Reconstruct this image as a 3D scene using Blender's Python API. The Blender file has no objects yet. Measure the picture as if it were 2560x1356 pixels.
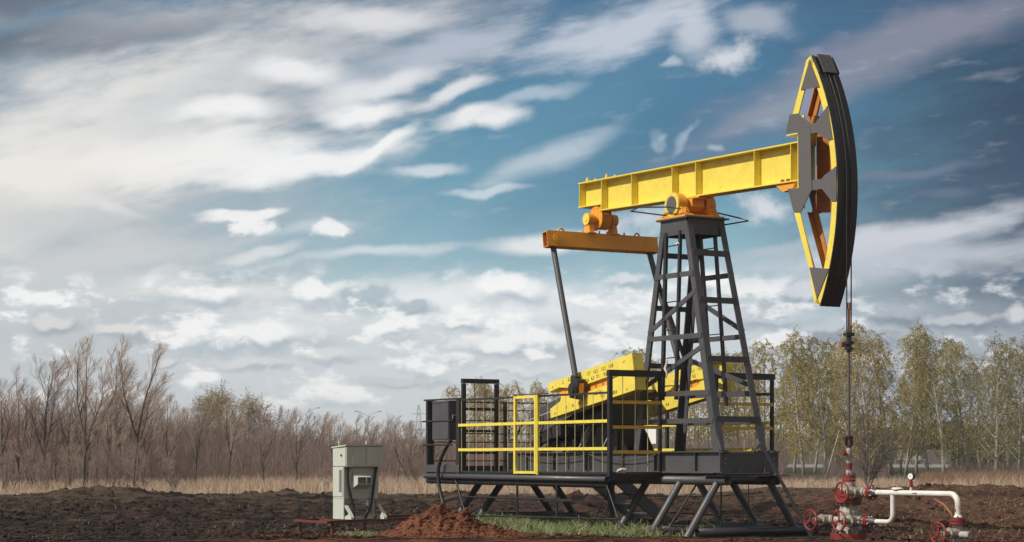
import bpy, math, random
import numpy as np
from mathutils import Vector, Matrix
R = math.radians
SC = bpy.context.scene
COL = SC.collection
random.seed(7)

# ------------------------------------------------------------------ materials
def lin(r, g, b):
    f = lambda c: (c / 255 / 12.92) if c / 255 <= 0.04045 else ((c / 255 + 0.055) / 1.055) ** 2.4
    return (f(r), f(g), f(b))

def nmat(name):
    m = bpy.data.materials.new(name); m.use_nodes = True
    return m, m.node_tree.nodes, m.node_tree.links, m.node_tree.nodes['Principled BSDF']

def paint(name, col, col2, rough=0.45, scale=6.0, amount=0.35, metallic=0.0, bump=0.05, spots=None):
    """painted steel: colour mottling, a little dirt, varied gloss and slight unevenness"""
    m, N, L, P = nmat(name)
    tc = N.new('ShaderNodeTexCoord')
    n1 = N.new('ShaderNodeTexNoise'); n1.inputs['Scale'].default_value = scale; n1.inputs['Detail'].default_value = 7; n1.inputs['Roughness'].default_value = 0.65
    L.new(tc.outputs['Object'], n1.inputs['Vector'])
    r = N.new('ShaderNodeMapRange'); r.inputs[1].default_value = 0.38; r.inputs[2].default_value = 0.75; r.inputs[3].default_value = 0; r.inputs[4].default_value = amount
    L.new(n1.outputs['Fac'], r.inputs[0])
    mx = N.new('ShaderNodeMix'); mx.data_type = 'RGBA'
    mx.inputs[6].default_value = (*col, 1); mx.inputs[7].default_value = (*col2, 1)
    L.new(r.outputs[0], mx.inputs[0])
    out = mx.outputs[2]
    if spots:
        n2 = N.new('ShaderNodeTexNoise'); n2.inputs['Scale'].default_value = 23; n2.inputs['Detail'].default_value = 5
        L.new(tc.outputs['Object'], n2.inputs['Vector'])
        r2 = N.new('ShaderNodeMapRange'); r2.inputs[1].default_value = 0.66; r2.inputs[2].default_value = 0.72
        L.new(n2.outputs['Fac'], r2.inputs[0])
        m2 = N.new('ShaderNodeMix'); m2.data_type = 'RGBA'; m2.inputs[7].default_value = (*spots, 1)
        L.new(out, m2.inputs[6]); L.new(r2.outputs[0], m2.inputs[0]); out = m2.outputs[2]
    L.new(out, P.inputs['Base Color'])
    rr = N.new('ShaderNodeMapRange'); rr.inputs[1].default_value = 0.3; rr.inputs[2].default_value = 0.7; rr.inputs[3].default_value = rough - 0.12; rr.inputs[4].default_value = rough + 0.15
    L.new(n1.outputs['Fac'], rr.inputs[0]); L.new(rr.outputs[0], P.inputs['Roughness'])
    P.inputs['Metallic'].default_value = metallic
    if bump:
        b = N.new('ShaderNodeBump'); b.inputs['Strength'].default_value = bump; b.inputs['Distance'].default_value = 0.02
        L.new(n1.outputs['Fac'], b.inputs['Height']); L.new(b.outputs[0], P.inputs['Normal'])
    return m

YEL = paint('yellow_paint', (0.80, 0.66, 0.10), (0.58, 0.41, 0.055), 0.5, 4, 0.6, spots=(0.42, 0.25, 0.05))
YELRAIL = paint('yellow_rail_paint', (0.80, 0.68, 0.09), (0.5, 0.33, 0.05), 0.5, 9, 0.5)
ORG = paint('orange_and_shaded_yellow', (0.78, 0.345, 0.03), (0.55, 0.23, 0.03), 0.5, 5, 0.4, spots=(0.4, 0.2, 0.05))  # orange; puts the shade of the equalizer's yellow paint into the colour
STRUT = paint('rusty_shaded_yellow', (0.55, 0.21, 0.035), (0.3, 0.11, 0.03), 0.6, 6, 0.6)  # yellow far frame: rust and its shade both put into the colour
RUSTSHD = paint('rusty_shaded_brown', (0.42, 0.15, 0.035), (0.2, 0.07, 0.025), 0.7, 7, 0.6)
DRK = paint('charcoal_paint', (0.074, 0.075, 0.083), (0.040, 0.041, 0.046), 0.42, 5, 0.6, spots=(0.13, 0.12, 0.12))
BLK = paint('black_paint', (0.018, 0.019, 0.022), (0.035, 0.034, 0.034), 0.38, 6, 0.6, spots=(0.10, 0.085, 0.08))
PLATE = paint('dark_grey_plate', (0.105, 0.10, 0.105), (0.085, 0.08, 0.085), 0.6, 4, 0.5)
ARC = paint('arc_black', (0.02, 0.022, 0.025), (0.045, 0.045, 0.045), 0.5, 7, 0.7, spots=(0.09, 0.085, 0.08))
RUB = paint('black_rubber', (0.012, 0.013, 0.014), (0.025, 0.025, 0.025), 0.5, 8, 0.5)
CAB = paint('pale_grey_enamel', (0.50, 0.54, 0.49), (0.41, 0.44, 0.39), 0.5, 3, 0.5, spots=(0.36, 0.34, 0.28))
CABD = paint('grey_louvre', (0.20, 0.22, 0.19), (0.12, 0.13, 0.12), 0.55, 6, 0.5)
RUSTR = paint('red_oxide_steel', (0.13, 0.034, 0.024), (0.05, 0.018, 0.014), 0.6, 8, 0.7, spots=(0.05, 0.03, 0.025))
RED = paint('red_valve_paint', (0.24, 0.020, 0.020), (0.10, 0.018, 0.016), 0.5, 14, 0.8, spots=(0.10, 0.03, 0.025))
WHT = paint('white_pipe_paint', (0.70, 0.70, 0.67), (0.46, 0.42, 0.36), 0.5, 6, 0.8, spots=(0.42, 0.36, 0.28))
DIRTYW = paint('dirty_white_paint', (0.44, 0.41, 0.36), (0.07, 0.055, 0.045), 0.6, 15, 1.0, spots=(0.12, 0.07, 0.05))
GREYST = paint('greasy_steel', (0.14, 0.13, 0.13), (0.05, 0.045, 0.045), 0.4, 12, 0.7, metallic=0.4)
RUSTROD = paint('rusty_rod', (0.32, 0.13, 0.06), (0.12, 0.06, 0.04), 0.55, 14, 0.6)
SIGNW = paint('white_board', (0.78, 0.78, 0.77), (0.68, 0.67, 0.66), 0.5, 3, 0.3)
SIGNG = paint('grey_board', (0.22, 0.23, 0.25), (0.16, 0.17, 0.18), 0.5, 3, 0.3)
CLOTH = paint('soiled_cloth', (0.68, 0.64, 0.58), (0.35, 0.3, 0.24), 0.9, 12, 0.7, bump=0.4)
YELSHD = paint('yellow_rail_shaded', (0.76, 0.47, 0.06), (0.5, 0.29, 0.05), 0.5, 9, 0.6)  # yellow rail paint with the tall panels' shade put into the colour
RODM = paint('dull_yellow_rod', (0.62, 0.52, 0.28), (0.34, 0.26, 0.14), 0.5, 9, 0.7)
INK = paint('black_ink', (0.03, 0.025, 0.02), (0.06, 0.05, 0.03), 0.6, 20, 0.5, bump=0)
GALV = paint('galvanised_steel', (0.36, 0.37, 0.38), (0.25, 0.26, 0.27), 0.45, 5, 0.5)
DIAL = paint('gauge_dial', (0.74, 0.78, 0.76), (0.62, 0.66, 0.65), 0.35, 8, 0.3)

# ------------------------------------------------------------------ object helpers
class MB:
    """collects shapes in one mesh; coordinates may be given relative to an offset"""
    def __init__(s, off=(0, 0, 0)):
        s.v = []; s.f = []; s.sm = []; s.off = Vector(off)
    def add(s, vs, fs, smooth=False):
        n = len(s.v)
        s.v.extend([tuple(Vector(p) - s.off) for p in vs])
        for f in fs:
            s.f.append([i + n for i in f]); s.sm.append(smooth)
        return s
    def box(s, c, d, rot=None):
        c = Vector(c); hx, hy, hz = d[0] / 2, d[1] / 2, d[2] / 2
        vs = [Vector((x, y, z)) for x in (-hx, hx) for y in (-hy, hy) for z in (-hz, hz)]
        if rot is not None: vs = [rot @ p for p in vs]
        return s.add([p + c for p in vs], [(0, 1, 3, 2), (4, 6, 7, 5), (0, 4, 5, 1), (2, 3, 7, 6), (0, 2, 6, 4), (1, 5, 7, 3)])
    def b2(s, lo, hi):
        return s.box([(lo[i] + hi[i]) / 2 for i in range(3)], [abs(hi[i] - lo[i]) for i in range(3)])
    def bar(s, p, q, w, h, up=(0, 0, 1)):
        p = Vector(p); q = Vector(q); d = (q - p); l = d.length; d.normalize(); up = Vector(up)
        if abs(d.dot(up)) > 0.98: up = Vector((1, 0, 0))
        x = d.cross(up).normalized(); y = x.cross(d).normalized()
        vs = []
        for e in (p, q):
            for sx, sy in ((-1, -1), (1, -1), (1, 1), (-1, 1)): vs.append(e + x * sx * w / 2 + y * sy * h / 2)
        return s.add(vs, [(3, 2, 1, 0), (4, 5, 6, 7), (0, 1, 5, 4), (1, 2, 6, 5), (2, 3, 7, 6), (3, 0, 4, 7)])
    def cone(s, p, q, r0, r1, n=14, cap=True):
        p = Vector(p); q = Vector(q); d = (q - p).normalized()
        up = Vector((0, 0, 1)) if abs(d.z) < 0.95 else Vector((1, 0, 0))
        x = d.cross(up).normalized(); y = x.cross(d)
        ring = lambda c, r: [c + (x * math.cos(2 * math.pi * i / n) + y * math.sin(2 * math.pi * i / n)) * r for i in range(n)]
        s.add(ring(p, r0) + ring(q, r1), [(i, n + i, n + (i + 1) % n, (i + 1) % n)[::-1] for i in range(n)], True)
        if cap:
            s.add(ring(p, r0), [tuple(range(n))[::1]]); s.add(ring(q, r1), [tuple(range(n))[::-1]])
        return s
    def tube(s, p, q, r, n=14, cap=True): return s.cone(p, q, r, r, n, cap)
    def hollow(s, p, q, r, t=0.012, n=20):
        """open-ended pipe with a wall"""
        p = Vector(p); q = Vector(q); d = (q - p).normalized()
        up = Vector((0, 0, 1)) if abs(d.z) < 0.95 else Vector((1, 0, 0))
        x = d.cross(up).normalized(); y = x.cross(d)
        ring = lambda c, r: [c + (x * math.cos(2 * math.pi * i / n) + y * math.sin(2 * math.pi * i / n)) * r for i in range(n)]
        vs = ring(p, r) + ring(q, r) + ring(q, r - t) + ring(p, r - t)
        fs = []
        for k in range(4):
            a, b = k * n, ((k + 1) % 4) * n
            for i in range(n): fs.append((a + i, a + (i + 1) % n, b + (i + 1) % n, b + i))
        return s.add(vs, fs, True)
    def path(s, pts, r, n=8, cap=True):
        pts = [Vector(p) for p in pts]; m = len(pts); rs = r if isinstance(r, (list, tuple)) else [r] * m
        vs = []; prev = None
        for i, p in enumerate(pts):
            d = (pts[min(i + 1, m - 1)] - pts[max(i - 1, 0)]).normalized()
            if prev is None:
                up = Vector((0, 0, 1)) if abs(d.z) < 0.9 else Vector((1, 0, 0))
                x = d.cross(up).normalized()
            else:
                x = (prev - d * prev.dot(d)).normalized()
            prev = x; y = d.cross(x)
            for k in range(n):
                a = 2 * math.pi * k / n; vs.append(p + (x * math.cos(a) + y * math.sin(a)) * rs[i])
        fs = [(i * n + k, i * n + (k + 1) % n, (i + 1) * n + (k + 1) % n, (i + 1) * n + k) for i in range(m - 1) for k in range(n)]
        s.add(vs, fs, True)
        if cap: s.add(vs[:n], [tuple(range(n))[::-1]]); s.add(vs[-n:], [tuple(range(n))])
        return s
    def prism(s, poly, b0, b1):
        """polygon in the (a, z) plane extruded along b"""
        n = len(poly)
        ar = sum(poly[i][0] * poly[(i + 1) % n][1] - poly[(i + 1) % n][0] * poly[i][1] for i in range(n))
        if ar < 0: poly = poly[::-1]
        vs = [(a, b0, z) for a, z in poly] + [(a, b1, z) for a, z in poly]
        fs = [tuple(range(n)), tuple(range(2 * n - 1, n - 1, -1))] + [(i, i + n, (i + 1) % n + n, (i + 1) % n) for i in range(n)]
        return s.add(vs, fs)
    def prismx(s, poly, a0, a1):
        """polygon in the (b, z) plane extruded along a"""
        n = len(poly)
        vs = [(a0, b, z) for b, z in poly] + [(a1, b, z) for b, z in poly]
        fs = [tuple(range(n))[::-1], tuple(range(n, 2 * n))] + [(i, (i + 1) % n, (i + 1) % n + n, i + n) for i in range(n)]
        return s.add(vs, fs)
    def torus(s, c, axis, Rr, r, n=28, k=8):
        c = Vector(c); d = Vector(axis).normalized()
        up = Vector((0, 0, 1)) if abs(d.z) < 0.95 else Vector((1, 0, 0))
        x = d.cross(up).normalized(); y = x.cross(d); vs = []
        for i in range(n):
            t = 2 * math.pi * i / n; e = x * math.cos(t) + y * math.sin(t)
            for j in range(k):
                u = 2 * math.pi * j / k; vs.append(c + e * (Rr + r * math.cos(u)) + d * r * math.sin(u))
        fs = [(i * k + j, ((i + 1) % n) * k + j, ((i + 1) % n) * k + (j + 1) % k, i * k + (j + 1) % k) for i in range(n) for j in range(k)]
        return s.add(vs, fs, True)
    def bolts(s, c, axis, Rr, n, r, h, ph=0.0):
        c = Vector(c); d = Vector(axis).normalized()
        up = Vector((0, 0, 1)) if abs(d.z) < 0.95 else Vector((1, 0, 0))
        x = d.cross(up).normalized(); y = x.cross(d)
        for i in range(n):
            t = 2 * math.pi * i / n + ph; p = c + (x * math.cos(t) + y * math.sin(t)) * Rr
            s.cone(p - d * h / 2, p + d * h / 2, r, r, 6)
        return s
    def mesh(s, name, mat):
        me = bpy.data.meshes.new(name); me.from_pydata(s.v, [], s.f)
        me.polygons.foreach_set('use_smooth', s.sm); me.materials.append(mat); me.update()
        return me
    def build(s, name, mat, parent=None, label=None, bevel=0.0):
        o = bpy.data.objects.new(name, s.mesh(name, mat)); COL.objects.link(o)
        if parent is not None: o.parent = parent
        if label: o['label'] = label
        if bevel:
            b = o.modifiers.new('bevel', 'BEVEL'); b.width = bevel; b.segments = 2; b.limit_method = 'ANGLE'; b.angle_limit = R(50)
        return o

def tag(o, label, cat, group=None, kind=None):
    if label: o['label'] = label
    if cat: o['category'] = cat
    if group: o['group'] = group
    if kind: o['kind'] = kind
    return o

# the pump stands turned: local a (x) runs from its tail to its head, local b (y) across, both level
OA = Vector((3.119, 36.0, 0.0)); YAW = R(-59.2)
MW = Matrix.Translation(OA) @ Matrix.Rotation(YAW, 4, 'Z')
def W(a, b, z=0.0): return MW @ Vector((a, b, z))
def thing(name, base, label, cat, group=None):
    o = bpy.data.objects.new(name, None); COL.objects.link(o)
    o.location = MW @ Vector(base); o.rotation_euler = (0, 0, YAW); o.empty_display_size = 0.2
    o['offset'] = base
    del o['offset']
    return tag(o, label, cat, group)
def world_thing(name, loc, label, cat, group=None, rz=0.0):
    o = bpy.data.objects.new(name, None); COL.objects.link(o); o.location = loc; o.rotation_euler = (0, 0, rz); o.empty_display_size = 0.2
    return tag(o, label, cat, group)

# ------------------------------------------------------------------ noise and terrain
_perm = np.random.RandomState(3).rand(256, 256)
def vn(x, y):
    xi = np.floor(x).astype(int); yi = np.floor(y).astype(int); fx = x - xi; fy = y - yi
    fx = fx * fx * (3 - 2 * fx); fy = fy * fy * (3 - 2 * fy)
    g = lambda i, j: _perm[i & 255, j & 255]
    return (g(xi, yi) * (1 - fx) + g(xi + 1, yi) * fx) * (1 - fy) + (g(xi, yi + 1) * (1 - fx) + g(xi + 1, yi + 1) * fx) * fy
def fbm(x, y, o=4, gain=0.5):
    t = 0; a = 1; n = 0
    for i in range(o):
        t = t + a * (vn(x + 17.3 * i, y + 9.1 * i) - 0.5); n += a; a *= gain; x = x * 2.03; y = y * 2.03
    return t / n
def ss(e0, e1, x):
    t = np.clip((x - e0) / (e1 - e0), 0, 1); return t * t * (3 - 2 * t)

HEAPS = [(6.55, 43.0, 0.75, 1.4, 0.30), (5.6, 44.5, 0.9, 1.6, 0.20), (7.2, 46.0, 1.2, 2.0, 0.25), (1.5, 50.5, 1.0, 1.2, 0.42), (3.0, 53.0, 2.0, 2.0, 0.22), (9.5, 52.0, 3.0, 4.0, 0.16), (12.5, 55.0, 3.5, 5.0, 0.22),
         (-4.6, 61.0, 1.8, 2.0, 0.24), (-7.5, 64.0, 2.6, 1.6, 0.26), (-13.0, 66.0, 3.0, 2.2, 0.33), (-10.0, 57.0, 2.0, 1.2, 0.16), (-1.4, 58.0, 1.6, 1.2, 0.22), (-2.8, 52.0, 1.4, 1.0, 0.14)]
def H(x, y):
    x = np.asarray(x, float); y = np.asarray(y, float)
    soil = 1 - ss(66, 80, y + 4 * fbm(x * 0.2, y * 0.1, 3))
    near = ss(38, 44, y)
    h = 0.10 * fbm(x * 0.25, y * 0.16, 3)
    # ploughed furrows run across the view; clods break them up
    fur = np.abs(fbm(x * 0.22 + 3, y * 1.1, 4)) * 0.95
    clod = np.maximum(fbm(x * 3.6, y * 2.4, 5, 0.6), -0.12) * 0.24
    rut = np.abs(fbm(x * 0.10 + 7, y * 0.55, 3)) * 0.5
    h = h + soil * (0.35 + 0.65 * near) * (fur * 0.42 + clod * 1.15 + rut * 0.30 + 0.10 * np.maximum(fbm(x * 7.5, y * 5.5, 3), -0.05))
    for cx, cy, rx, ry, hh in HEAPS:
        d = ((x - cx) / rx) ** 2 + ((y - cy) / ry) ** 2
        h = h + hh * np.exp(-d * 1.6) * (1 + 1.4 * fbm(x * 1.7 + cx, y * 1.7, 4))
    ramp = ss(6.2, 9.0, x) * ss(37, 60, y) * (1 - ss(76, 100, y))
    h = h + 0.20 * ramp * (1 + 0.5 * fbm(x * 0.6, y * 0.4, 3))
    # trodden and levelled round the pump
    la = (x - OA.x) * math.cos(YAW) + (y - OA.y) * math.sin(YAW); lb = -(x - OA.x) * math.sin(YAW) + (y - OA.y) * math.cos(YAW)
    pad = (1 - ss(0.8, 2.4, np.maximum(np.abs(la + 2.3) - 4.6, np.abs(lb) - 1.2)))
    h = h * (1 - 0.85 * pad) + 0.012 * pad * la * -1.0
    return h
def Hs(x, y): return float(H(np.array([x]), np.array([y]))[0])

def grid_mesh(name, V, nr, nc, mat):
    me = bpy.data.meshes.new(name)
    idx = np.arange(nr * nc).reshape(nr, nc)
    q = np.stack([idx[:-1, :-1], idx[:-1, 1:], idx[1:, 1:], idx[1:, :-1]], -1).reshape(-1, 4)
    me.vertices.add(len(V)); me.vertices.foreach_set('co', V.astype(np.float32).ravel())
    me.loops.add(q.size); me.loops.foreach_set('vertex_index', q.ravel().astype(np.int32))
    me.polygons.add(len(q)); me.polygons.foreach_set('loop_start', (np.arange(len(q)) * 4).astype(np.int32))
    me.polygons.foreach_set('loop_total', np.full(len(q), 4, np.int32))
    me.polygons.foreach_set('use_smooth', np.ones(len(q), bool))
    me.materials.append(mat); me.update(calc_edges=True); me.validate()
    return me

def poly_mesh(name, V, F, mat, smooth=False):
    V = np.asarray(V, np.float32).reshape(-1, 3); F = np.asarray(F, np.int32); k = F.shape[1]
    me = bpy.data.meshes.new(name)
    me.vertices.add(len(V)); me.vertices.foreach_set('co', V.ravel())
    me.loops.add(F.size); me.loops.foreach_set('vertex_index', F.ravel())
    me.polygons.add(len(F)); me.polygons.foreach_set('loop_start', (np.arange(len(F)) * k).astype(np.int32))
    me.polygons.foreach_set('loop_total', np.full(len(F), k, np.int32))
    if smooth: me.polygons.foreach_set('use_smooth', np.ones(len(F), bool))
    me.materials.append(mat); me.update(calc_edges=True)
    return me

# --- node expression helpers
class NT:
    def __init__(s, tree): s.N = tree.nodes; s.L = tree.links
    def _in(s, sock, v):
        if isinstance(v, (int, float)): sock.default_value = v
        elif isinstance(v, tuple): sock.default_value = v if len(v) == len(sock.default_value) else (*v, 1)
        else: s.L.new(v, sock)
    def m(s, op, a, b=0.0, c=0.0):
        n = s.N.new('ShaderNodeMath'); n.operation = op
        s._in(n.inputs[0], a); s._in(n.inputs[1], b); s._in(n.inputs[2], c); return n.outputs[0]
    def sst(s, x, e0, e1, lo=0.0, hi=1.0):
        n = s.N.new('ShaderNodeMapRange'); n.interpolation_type = 'SMOOTHSTEP'
        s._in(n.inputs[0], x)
        for i, v in enumerate((e0, e1, lo, hi)): n.inputs[i + 1].default_value = v
        return n.outputs[0]
    def mix(s, f, a, b):
        n = s.N.new('ShaderNodeMix'); n.data_type = 'RGBA'
        s._in(n.inputs[0], f); s._in(n.inputs[6], a); s._in(n.inputs[7], b); return n.outputs[2]
    def noise(s, vec, scale, detail=4, rough=0.55, out='Fac', dist=0.0):
        n = s.N.new('ShaderNodeTexNoise'); n.inputs['Scale'].default_value = scale; n.inputs['Detail'].default_value = detail
        n.inputs['Roughness'].default_value = rough; n.inputs['Distortion'].default_value = dist
        s.L.new(vec, n.inputs['Vector']); return n.outputs[out]
    def mapping(s, vec, loc=(0, 0, 0), rot=0.0, scale=(1, 1, 1), kind='TEXTURE'):
        n = s.N.new('ShaderNodeMapping'); n.vector_type = kind
        n.inputs['Location'].default_value = loc; n.inputs['Rotation'].default_value = (0, 0, rot); n.inputs['Scale'].default_value = scale
        s.L.new(vec, n.inputs['Vector']); return n.outputs[0]
    def vm(s, op, a, b=None):
        n = s.N.new('ShaderNodeVectorMath'); n.operation = op
        s._in(n.inputs[0], a)
        if b is not None: s._in(n.inputs[1], b)
        return n.outputs['Value'] if op in ('LENGTH', 'DOT_PRODUCT') else n.outputs[0]

def soil_material(name, clay_only=False):
    m, N, L, P = nmat(name); t = NT(m.node_tree)
    geo = N.new('ShaderNodeNewGeometry'); pos = geo.outputs['Position']
    sx = N.new('ShaderNodeSeparateXYZ'); L.new(pos, sx.inputs[0]); X, Y = sx.outputs[0], sx.outputs[1]
    nbig = t.noise(pos, 0.35, 4); nmid = t.noise(pos, 2.2, 6, 0.65); nfin = t.noise(pos, 14, 6, 0.7)
    if clay_only:
        c = t.mix(t.sst(nmid, 0.3, 0.7), (0.12, 0.043, 0.026), (0.24, 0.098, 0.056))
        c = t.mix(t.sst(nfin, 0.55, 0.8), c, (0.30, 0.14, 0.085))
        c = t.mix(t.sst(nfin, 0.42, 0.28), c, (0.055, 0.018, 0.012))
    else:
        c = t.mix(t.sst(nmid, 0.35, 0.7), (0.020, 0.0145, 0.012), (0.080, 0.051, 0.038))
        br = t.mix(t.sst(nmid, 0.3, 0.7), (0.075, 0.037, 0.025), (0.215, 0.108, 0.070))
        right = t.sst(t.m('ADD', X, t.m('MULTIPLY', nbig, 6.0)), 7.5, 11.5)
        c = t.mix(right, c, br)
        midr = t.m('MULTIPLY', t.sst(t.m('ADD', X, t.m('MULTIPLY', nbig, 5.0)), -1.5, 3.0), 0.45)
        c = t.mix(midr, c, (0.085, 0.044, 0.031))
        # drier, paler crust on the far left bank
        bank = t.m('MULTIPLY', t.sst(t.m('ADD', Y, t.m('MULTIPLY', nmid, 16.0)), 61, 70), 0.8)
        c = t.mix(bank, c, (0.085, 0.060, 0.042))
        # red clay trodden along the front
        yy = t.m('ADD', Y, t.m('MULTIPLY', t.m('SUBTRACT', nbig, 0.5), -5.0))
        band = t.m('MULTIPLY', t.sst(yy, 34.6, 33.4), t.m('MULTIPLY', t.m('MULTIPLY', t.sst(X, -5.0, -3.2), t.sst(X, 5.0, 2.5, 0.25, 1.0)), t.sst(nmid, 0.36, 0.56)))
        c = t.mix(band, c, (0.165, 0.062, 0.034))
        # small pale stones and straw bits
        nst = t.noise(t.mapping(pos, scale=(3.2, 0.55, 1)), 1.5, 6, 0.7)
        c = t.mix(t.m('MULTIPLY', t.sst(nst, 0.54, 0.40), t.sst(X, 9.0, 5.0, 0.45, 1.0)), c, (0.012, 0.009, 0.008)); c = t.mix(t.m('MULTIPLY', t.sst(nst, 0.54, 0.68), 0.55), c, (0.12, 0.075, 0.052))
        c = t.mix(t.m('MULTIPLY', t.sst(nfin, 0.62, 0.72), 0.6), c, (0.20, 0.145, 0.105))
        # dry meadow, then green verge beyond the birches
        yf = t.m('ADD', Y, t.m('MULTIPLY', t.m('SUBTRACT', nbig, 0.5), 16.0))
        yf = t.m('SUBTRACT', yf, t.m('MULTIPLY', t.sst(X, 6, 14), 8.0))
        straw = t.mix(t.sst(nmid, 0.3, 0.7), (0.25, 0.18, 0.125), (0.36, 0.275, 0.20))
        c = t.mix(t.sst(yf, 68, 76), c, straw)
        green = t.mix(t.sst(nmid, 0.3, 0.7), (0.04, 0.06, 0.02), (0.065, 0.09, 0.03))
        c = t.mix(t.m('MULTIPLY', t.sst(Y, 112, 120), t.sst(X, 8, 13)), c, (0.13, 0.10, 0.065))
        c = t.mix(t.m('MULTIPLY', t.sst(Y, 150, 156), t.sst(X, 10, 16)), c, green)
    L.new(c, P.inputs['Base Color']); P.inputs['Roughness'].default_value = 0.95
    P.inputs['Specular IOR Level'].default_value = 0.15
    hgt = t.m('ADD', t.m('MULTIPLY', nmid, 0.6), t.m('MULTIPLY', nfin, 0.5))
    b = N.new('ShaderNodeBump'); b.inputs['Strength'].default_value = 1.0; b.inputs['Distance'].default_value = 0.16
    L.new(hgt, b.inputs['Height']); L.new(b.outputs[0], P.inputs['Normal'])
    return m
SOIL = soil_material('ploughed_soil'); CLAY = soil_material('red_clay', True)

rows = list(np.arange(28.5, 40, 0.07)) + list(np.arange(40, 62, 0.11)) + list(np.arange(62, 100, 0.3)) + list(np.geomspace(100, 760, 60))
rows = np.array(rows); nc = 640
S = np.linspace(-1, 1, nc)
YY = np.repeat(rows[:, None], nc, 1); XX = S[None, :] * (0.31 * YY + 5.0)
ZZ = H(XX, YY) * (1 - ss(150, 300, YY))
V = np.stack([XX, YY, ZZ], -1).reshape(-1, 3)
tag(bpy.data.objects.new('soil', grid_mesh('soil', V, len(rows), nc, SOIL)), None, None, kind='structure')
COL.objects.link(bpy.data.objects['soil'])
g = MB(); g.add([(-700, -150, -0.35), (700, -150, -0.35), (700, 790, -0.35), (-700, 790, -0.35)], [(0, 1, 2, 3)])
tag(g.build('ground', SOIL), None, None, kind='structure')

# red clay heap in front of the platform
n = 190
gx, gy = np.meshgrid(np.linspace(-1.9, 2.3, n), np.linspace(-1.5, 1.6, n))
mx, my = -1.16, 33.55
lob = lambda x0, y0, rx, ry, h_, e_=1.6: h_ * np.exp(-((np.abs(gx - x0) / rx) ** e_ + (np.abs(gy - y0) / ry) ** e_))
wx = gx + 0.10 * fbm(gx * 2.5, gy * 2.5, 3); gx0 = gx; gx = wx
prof = (lob(-0.04, 0.0, 0.36, 0.6, 0.97, 2.2) ** 3 + lob(-0.42, -0.25, 0.34, 0.5, 0.52) ** 3 + lob(0.36, -0.1, 0.42, 0.6, 0.66) ** 3 + lob(0.80, -0.25, 0.45, 0.5, 0.32) ** 3 + lob(1.25, -0.3, 0.4, 0.5, 0.10) ** 3) ** (1 / 3)
gx = gx0
zz = 0.50 * prof * (1 + 0.5 * fbm(gx * 3 + 5, gy * 3, 4)) + 0.26 * ss(0.02, 0.3, prof) * (fbm(gx * 5, gy * 5, 6, 0.62) - 0.8 * np.abs(fbm(gx * 4 + 3, gy * 4, 3))) + 0.10 * ss(0.02, 0.3, prof) * np.maximum(fbm(gx * 15, gy * 15, 4, 0.6), -0.08)
base = H(gx + mx, gy + my)
zz = base + zz - 0.05 * (1 - ss(0.01, 0.08, prof))
V = np.stack([gx + mx, gy + my, zz], -1).reshape(-1, 3)
o = bpy.data.objects.new('clay_mound', grid_mesh('clay_mound', V, n, n, CLAY)); COL.objects.link(o); tag(o, None, None, kind='structure')
def mound_z(x, y):
    i = int(np.clip((x - mx + 1.9) / 4.2 * (n - 1), 0, n - 1)); j = int(np.clip((y - my + 1.5) / 3.1 * (n - 1), 0, n - 1)); return zz[j, i]

# clods: uncountable
rs = np.random.RandomState(11)
phi = (1 + 5 ** 0.5) / 2
ICO = np.array([(-1, phi, 0), (1, phi, 0), (-1, -phi, 0), (1, -phi, 0), (0, -1, phi), (0, 1, phi), (0, -1, -phi), (0, 1, -phi), (phi, 0, -1), (phi, 0, 1), (-phi, 0, -1), (-phi, 0, 1)]) / 1.9
ICF = np.array([(0, 11, 5), (0, 5, 1), (0, 1, 7), (0, 7, 10), (0, 10, 11), (1, 5, 9), (5, 11, 4), (11, 10, 2), (10, 7, 6), (7, 1, 8), (3, 9, 4), (3, 4, 2), (3, 2, 6), (3, 6, 8), (3, 8, 9), (4, 9, 5), (2, 4, 11), (6, 2, 10), (8, 6, 7), (9, 8, 1)])
def clods(name, cx, cy, cz, sz, mat):
    k = len(cx)
    P = ICO[None] * (1 + 0.9 * (rs.rand(k, 12, 1) - 0.5)) * sz[:, None, None] * np.array([1, 1, 0.6]) * (0.5 + 1.1 * rs.rand(k, 1, 3))
    an = rs.rand(k) * 6.28; c, s_ = np.cos(an)[:, None], np.sin(an)[:, None]
    x = P[..., 0] * c - P[..., 1] * s_; y = P[..., 0] * s_ + P[..., 1] * c
    V = np.stack([x + cx[:, None], y + cy[:, None], P[..., 2] + cz[:, None]], -1).reshape(-1, 3)
    F = (ICF[None] + (np.arange(k) * 12)[:, None, None]).reshape(-1, 3)
    o = bpy.data.objects.new(name, poly_mesh(name, V, F, mat)); COL.objects.link(o); return o
k = 30000
cy = 32 + 36 * rs.rand(k) ** 1.6; cx = (rs.rand(k) * 2 - 1) * (0.26 * cy + 0.5)
la = (cx - OA.x) * math.cos(YAW) + (cy - OA.y) * math.sin(YAW); lb = -(cx - OA.x) * math.sin(YAW) + (cy - OA.y) * math.cos(YAW)
keep = ~((np.abs(la + 2.4) < 4.8) & (np.abs(lb) < 1.6)) ; cx, cy = cx[keep], cy[keep]
sz = 0.012 + 0.050 * rs.rand(len(cx)) ** 3.5
tag(clods('soil_clods', cx, cy, H(cx, cy) + sz * 0.1, sz, SOIL), 'loose dark clods of ploughed earth scattered over the soil', 'soil clods', kind='stuff')
k = 6000
cx = mx + rs.normal(0.15, 0.7, k); cy = my + rs.normal(-0.15, 0.5, k)
ok = (cx > mx - 1.8) & (cx < mx + 2.2) & (cy > my - 1.4) & (cy < my + 1.5); cx, cy = cx[ok], cy[ok]
sz = 0.007 + 0.034 * rs.rand(len(cx)) ** 3.2
cz = np.array([mound_z(x, y) for x, y in zip(cx, cy)])
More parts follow.
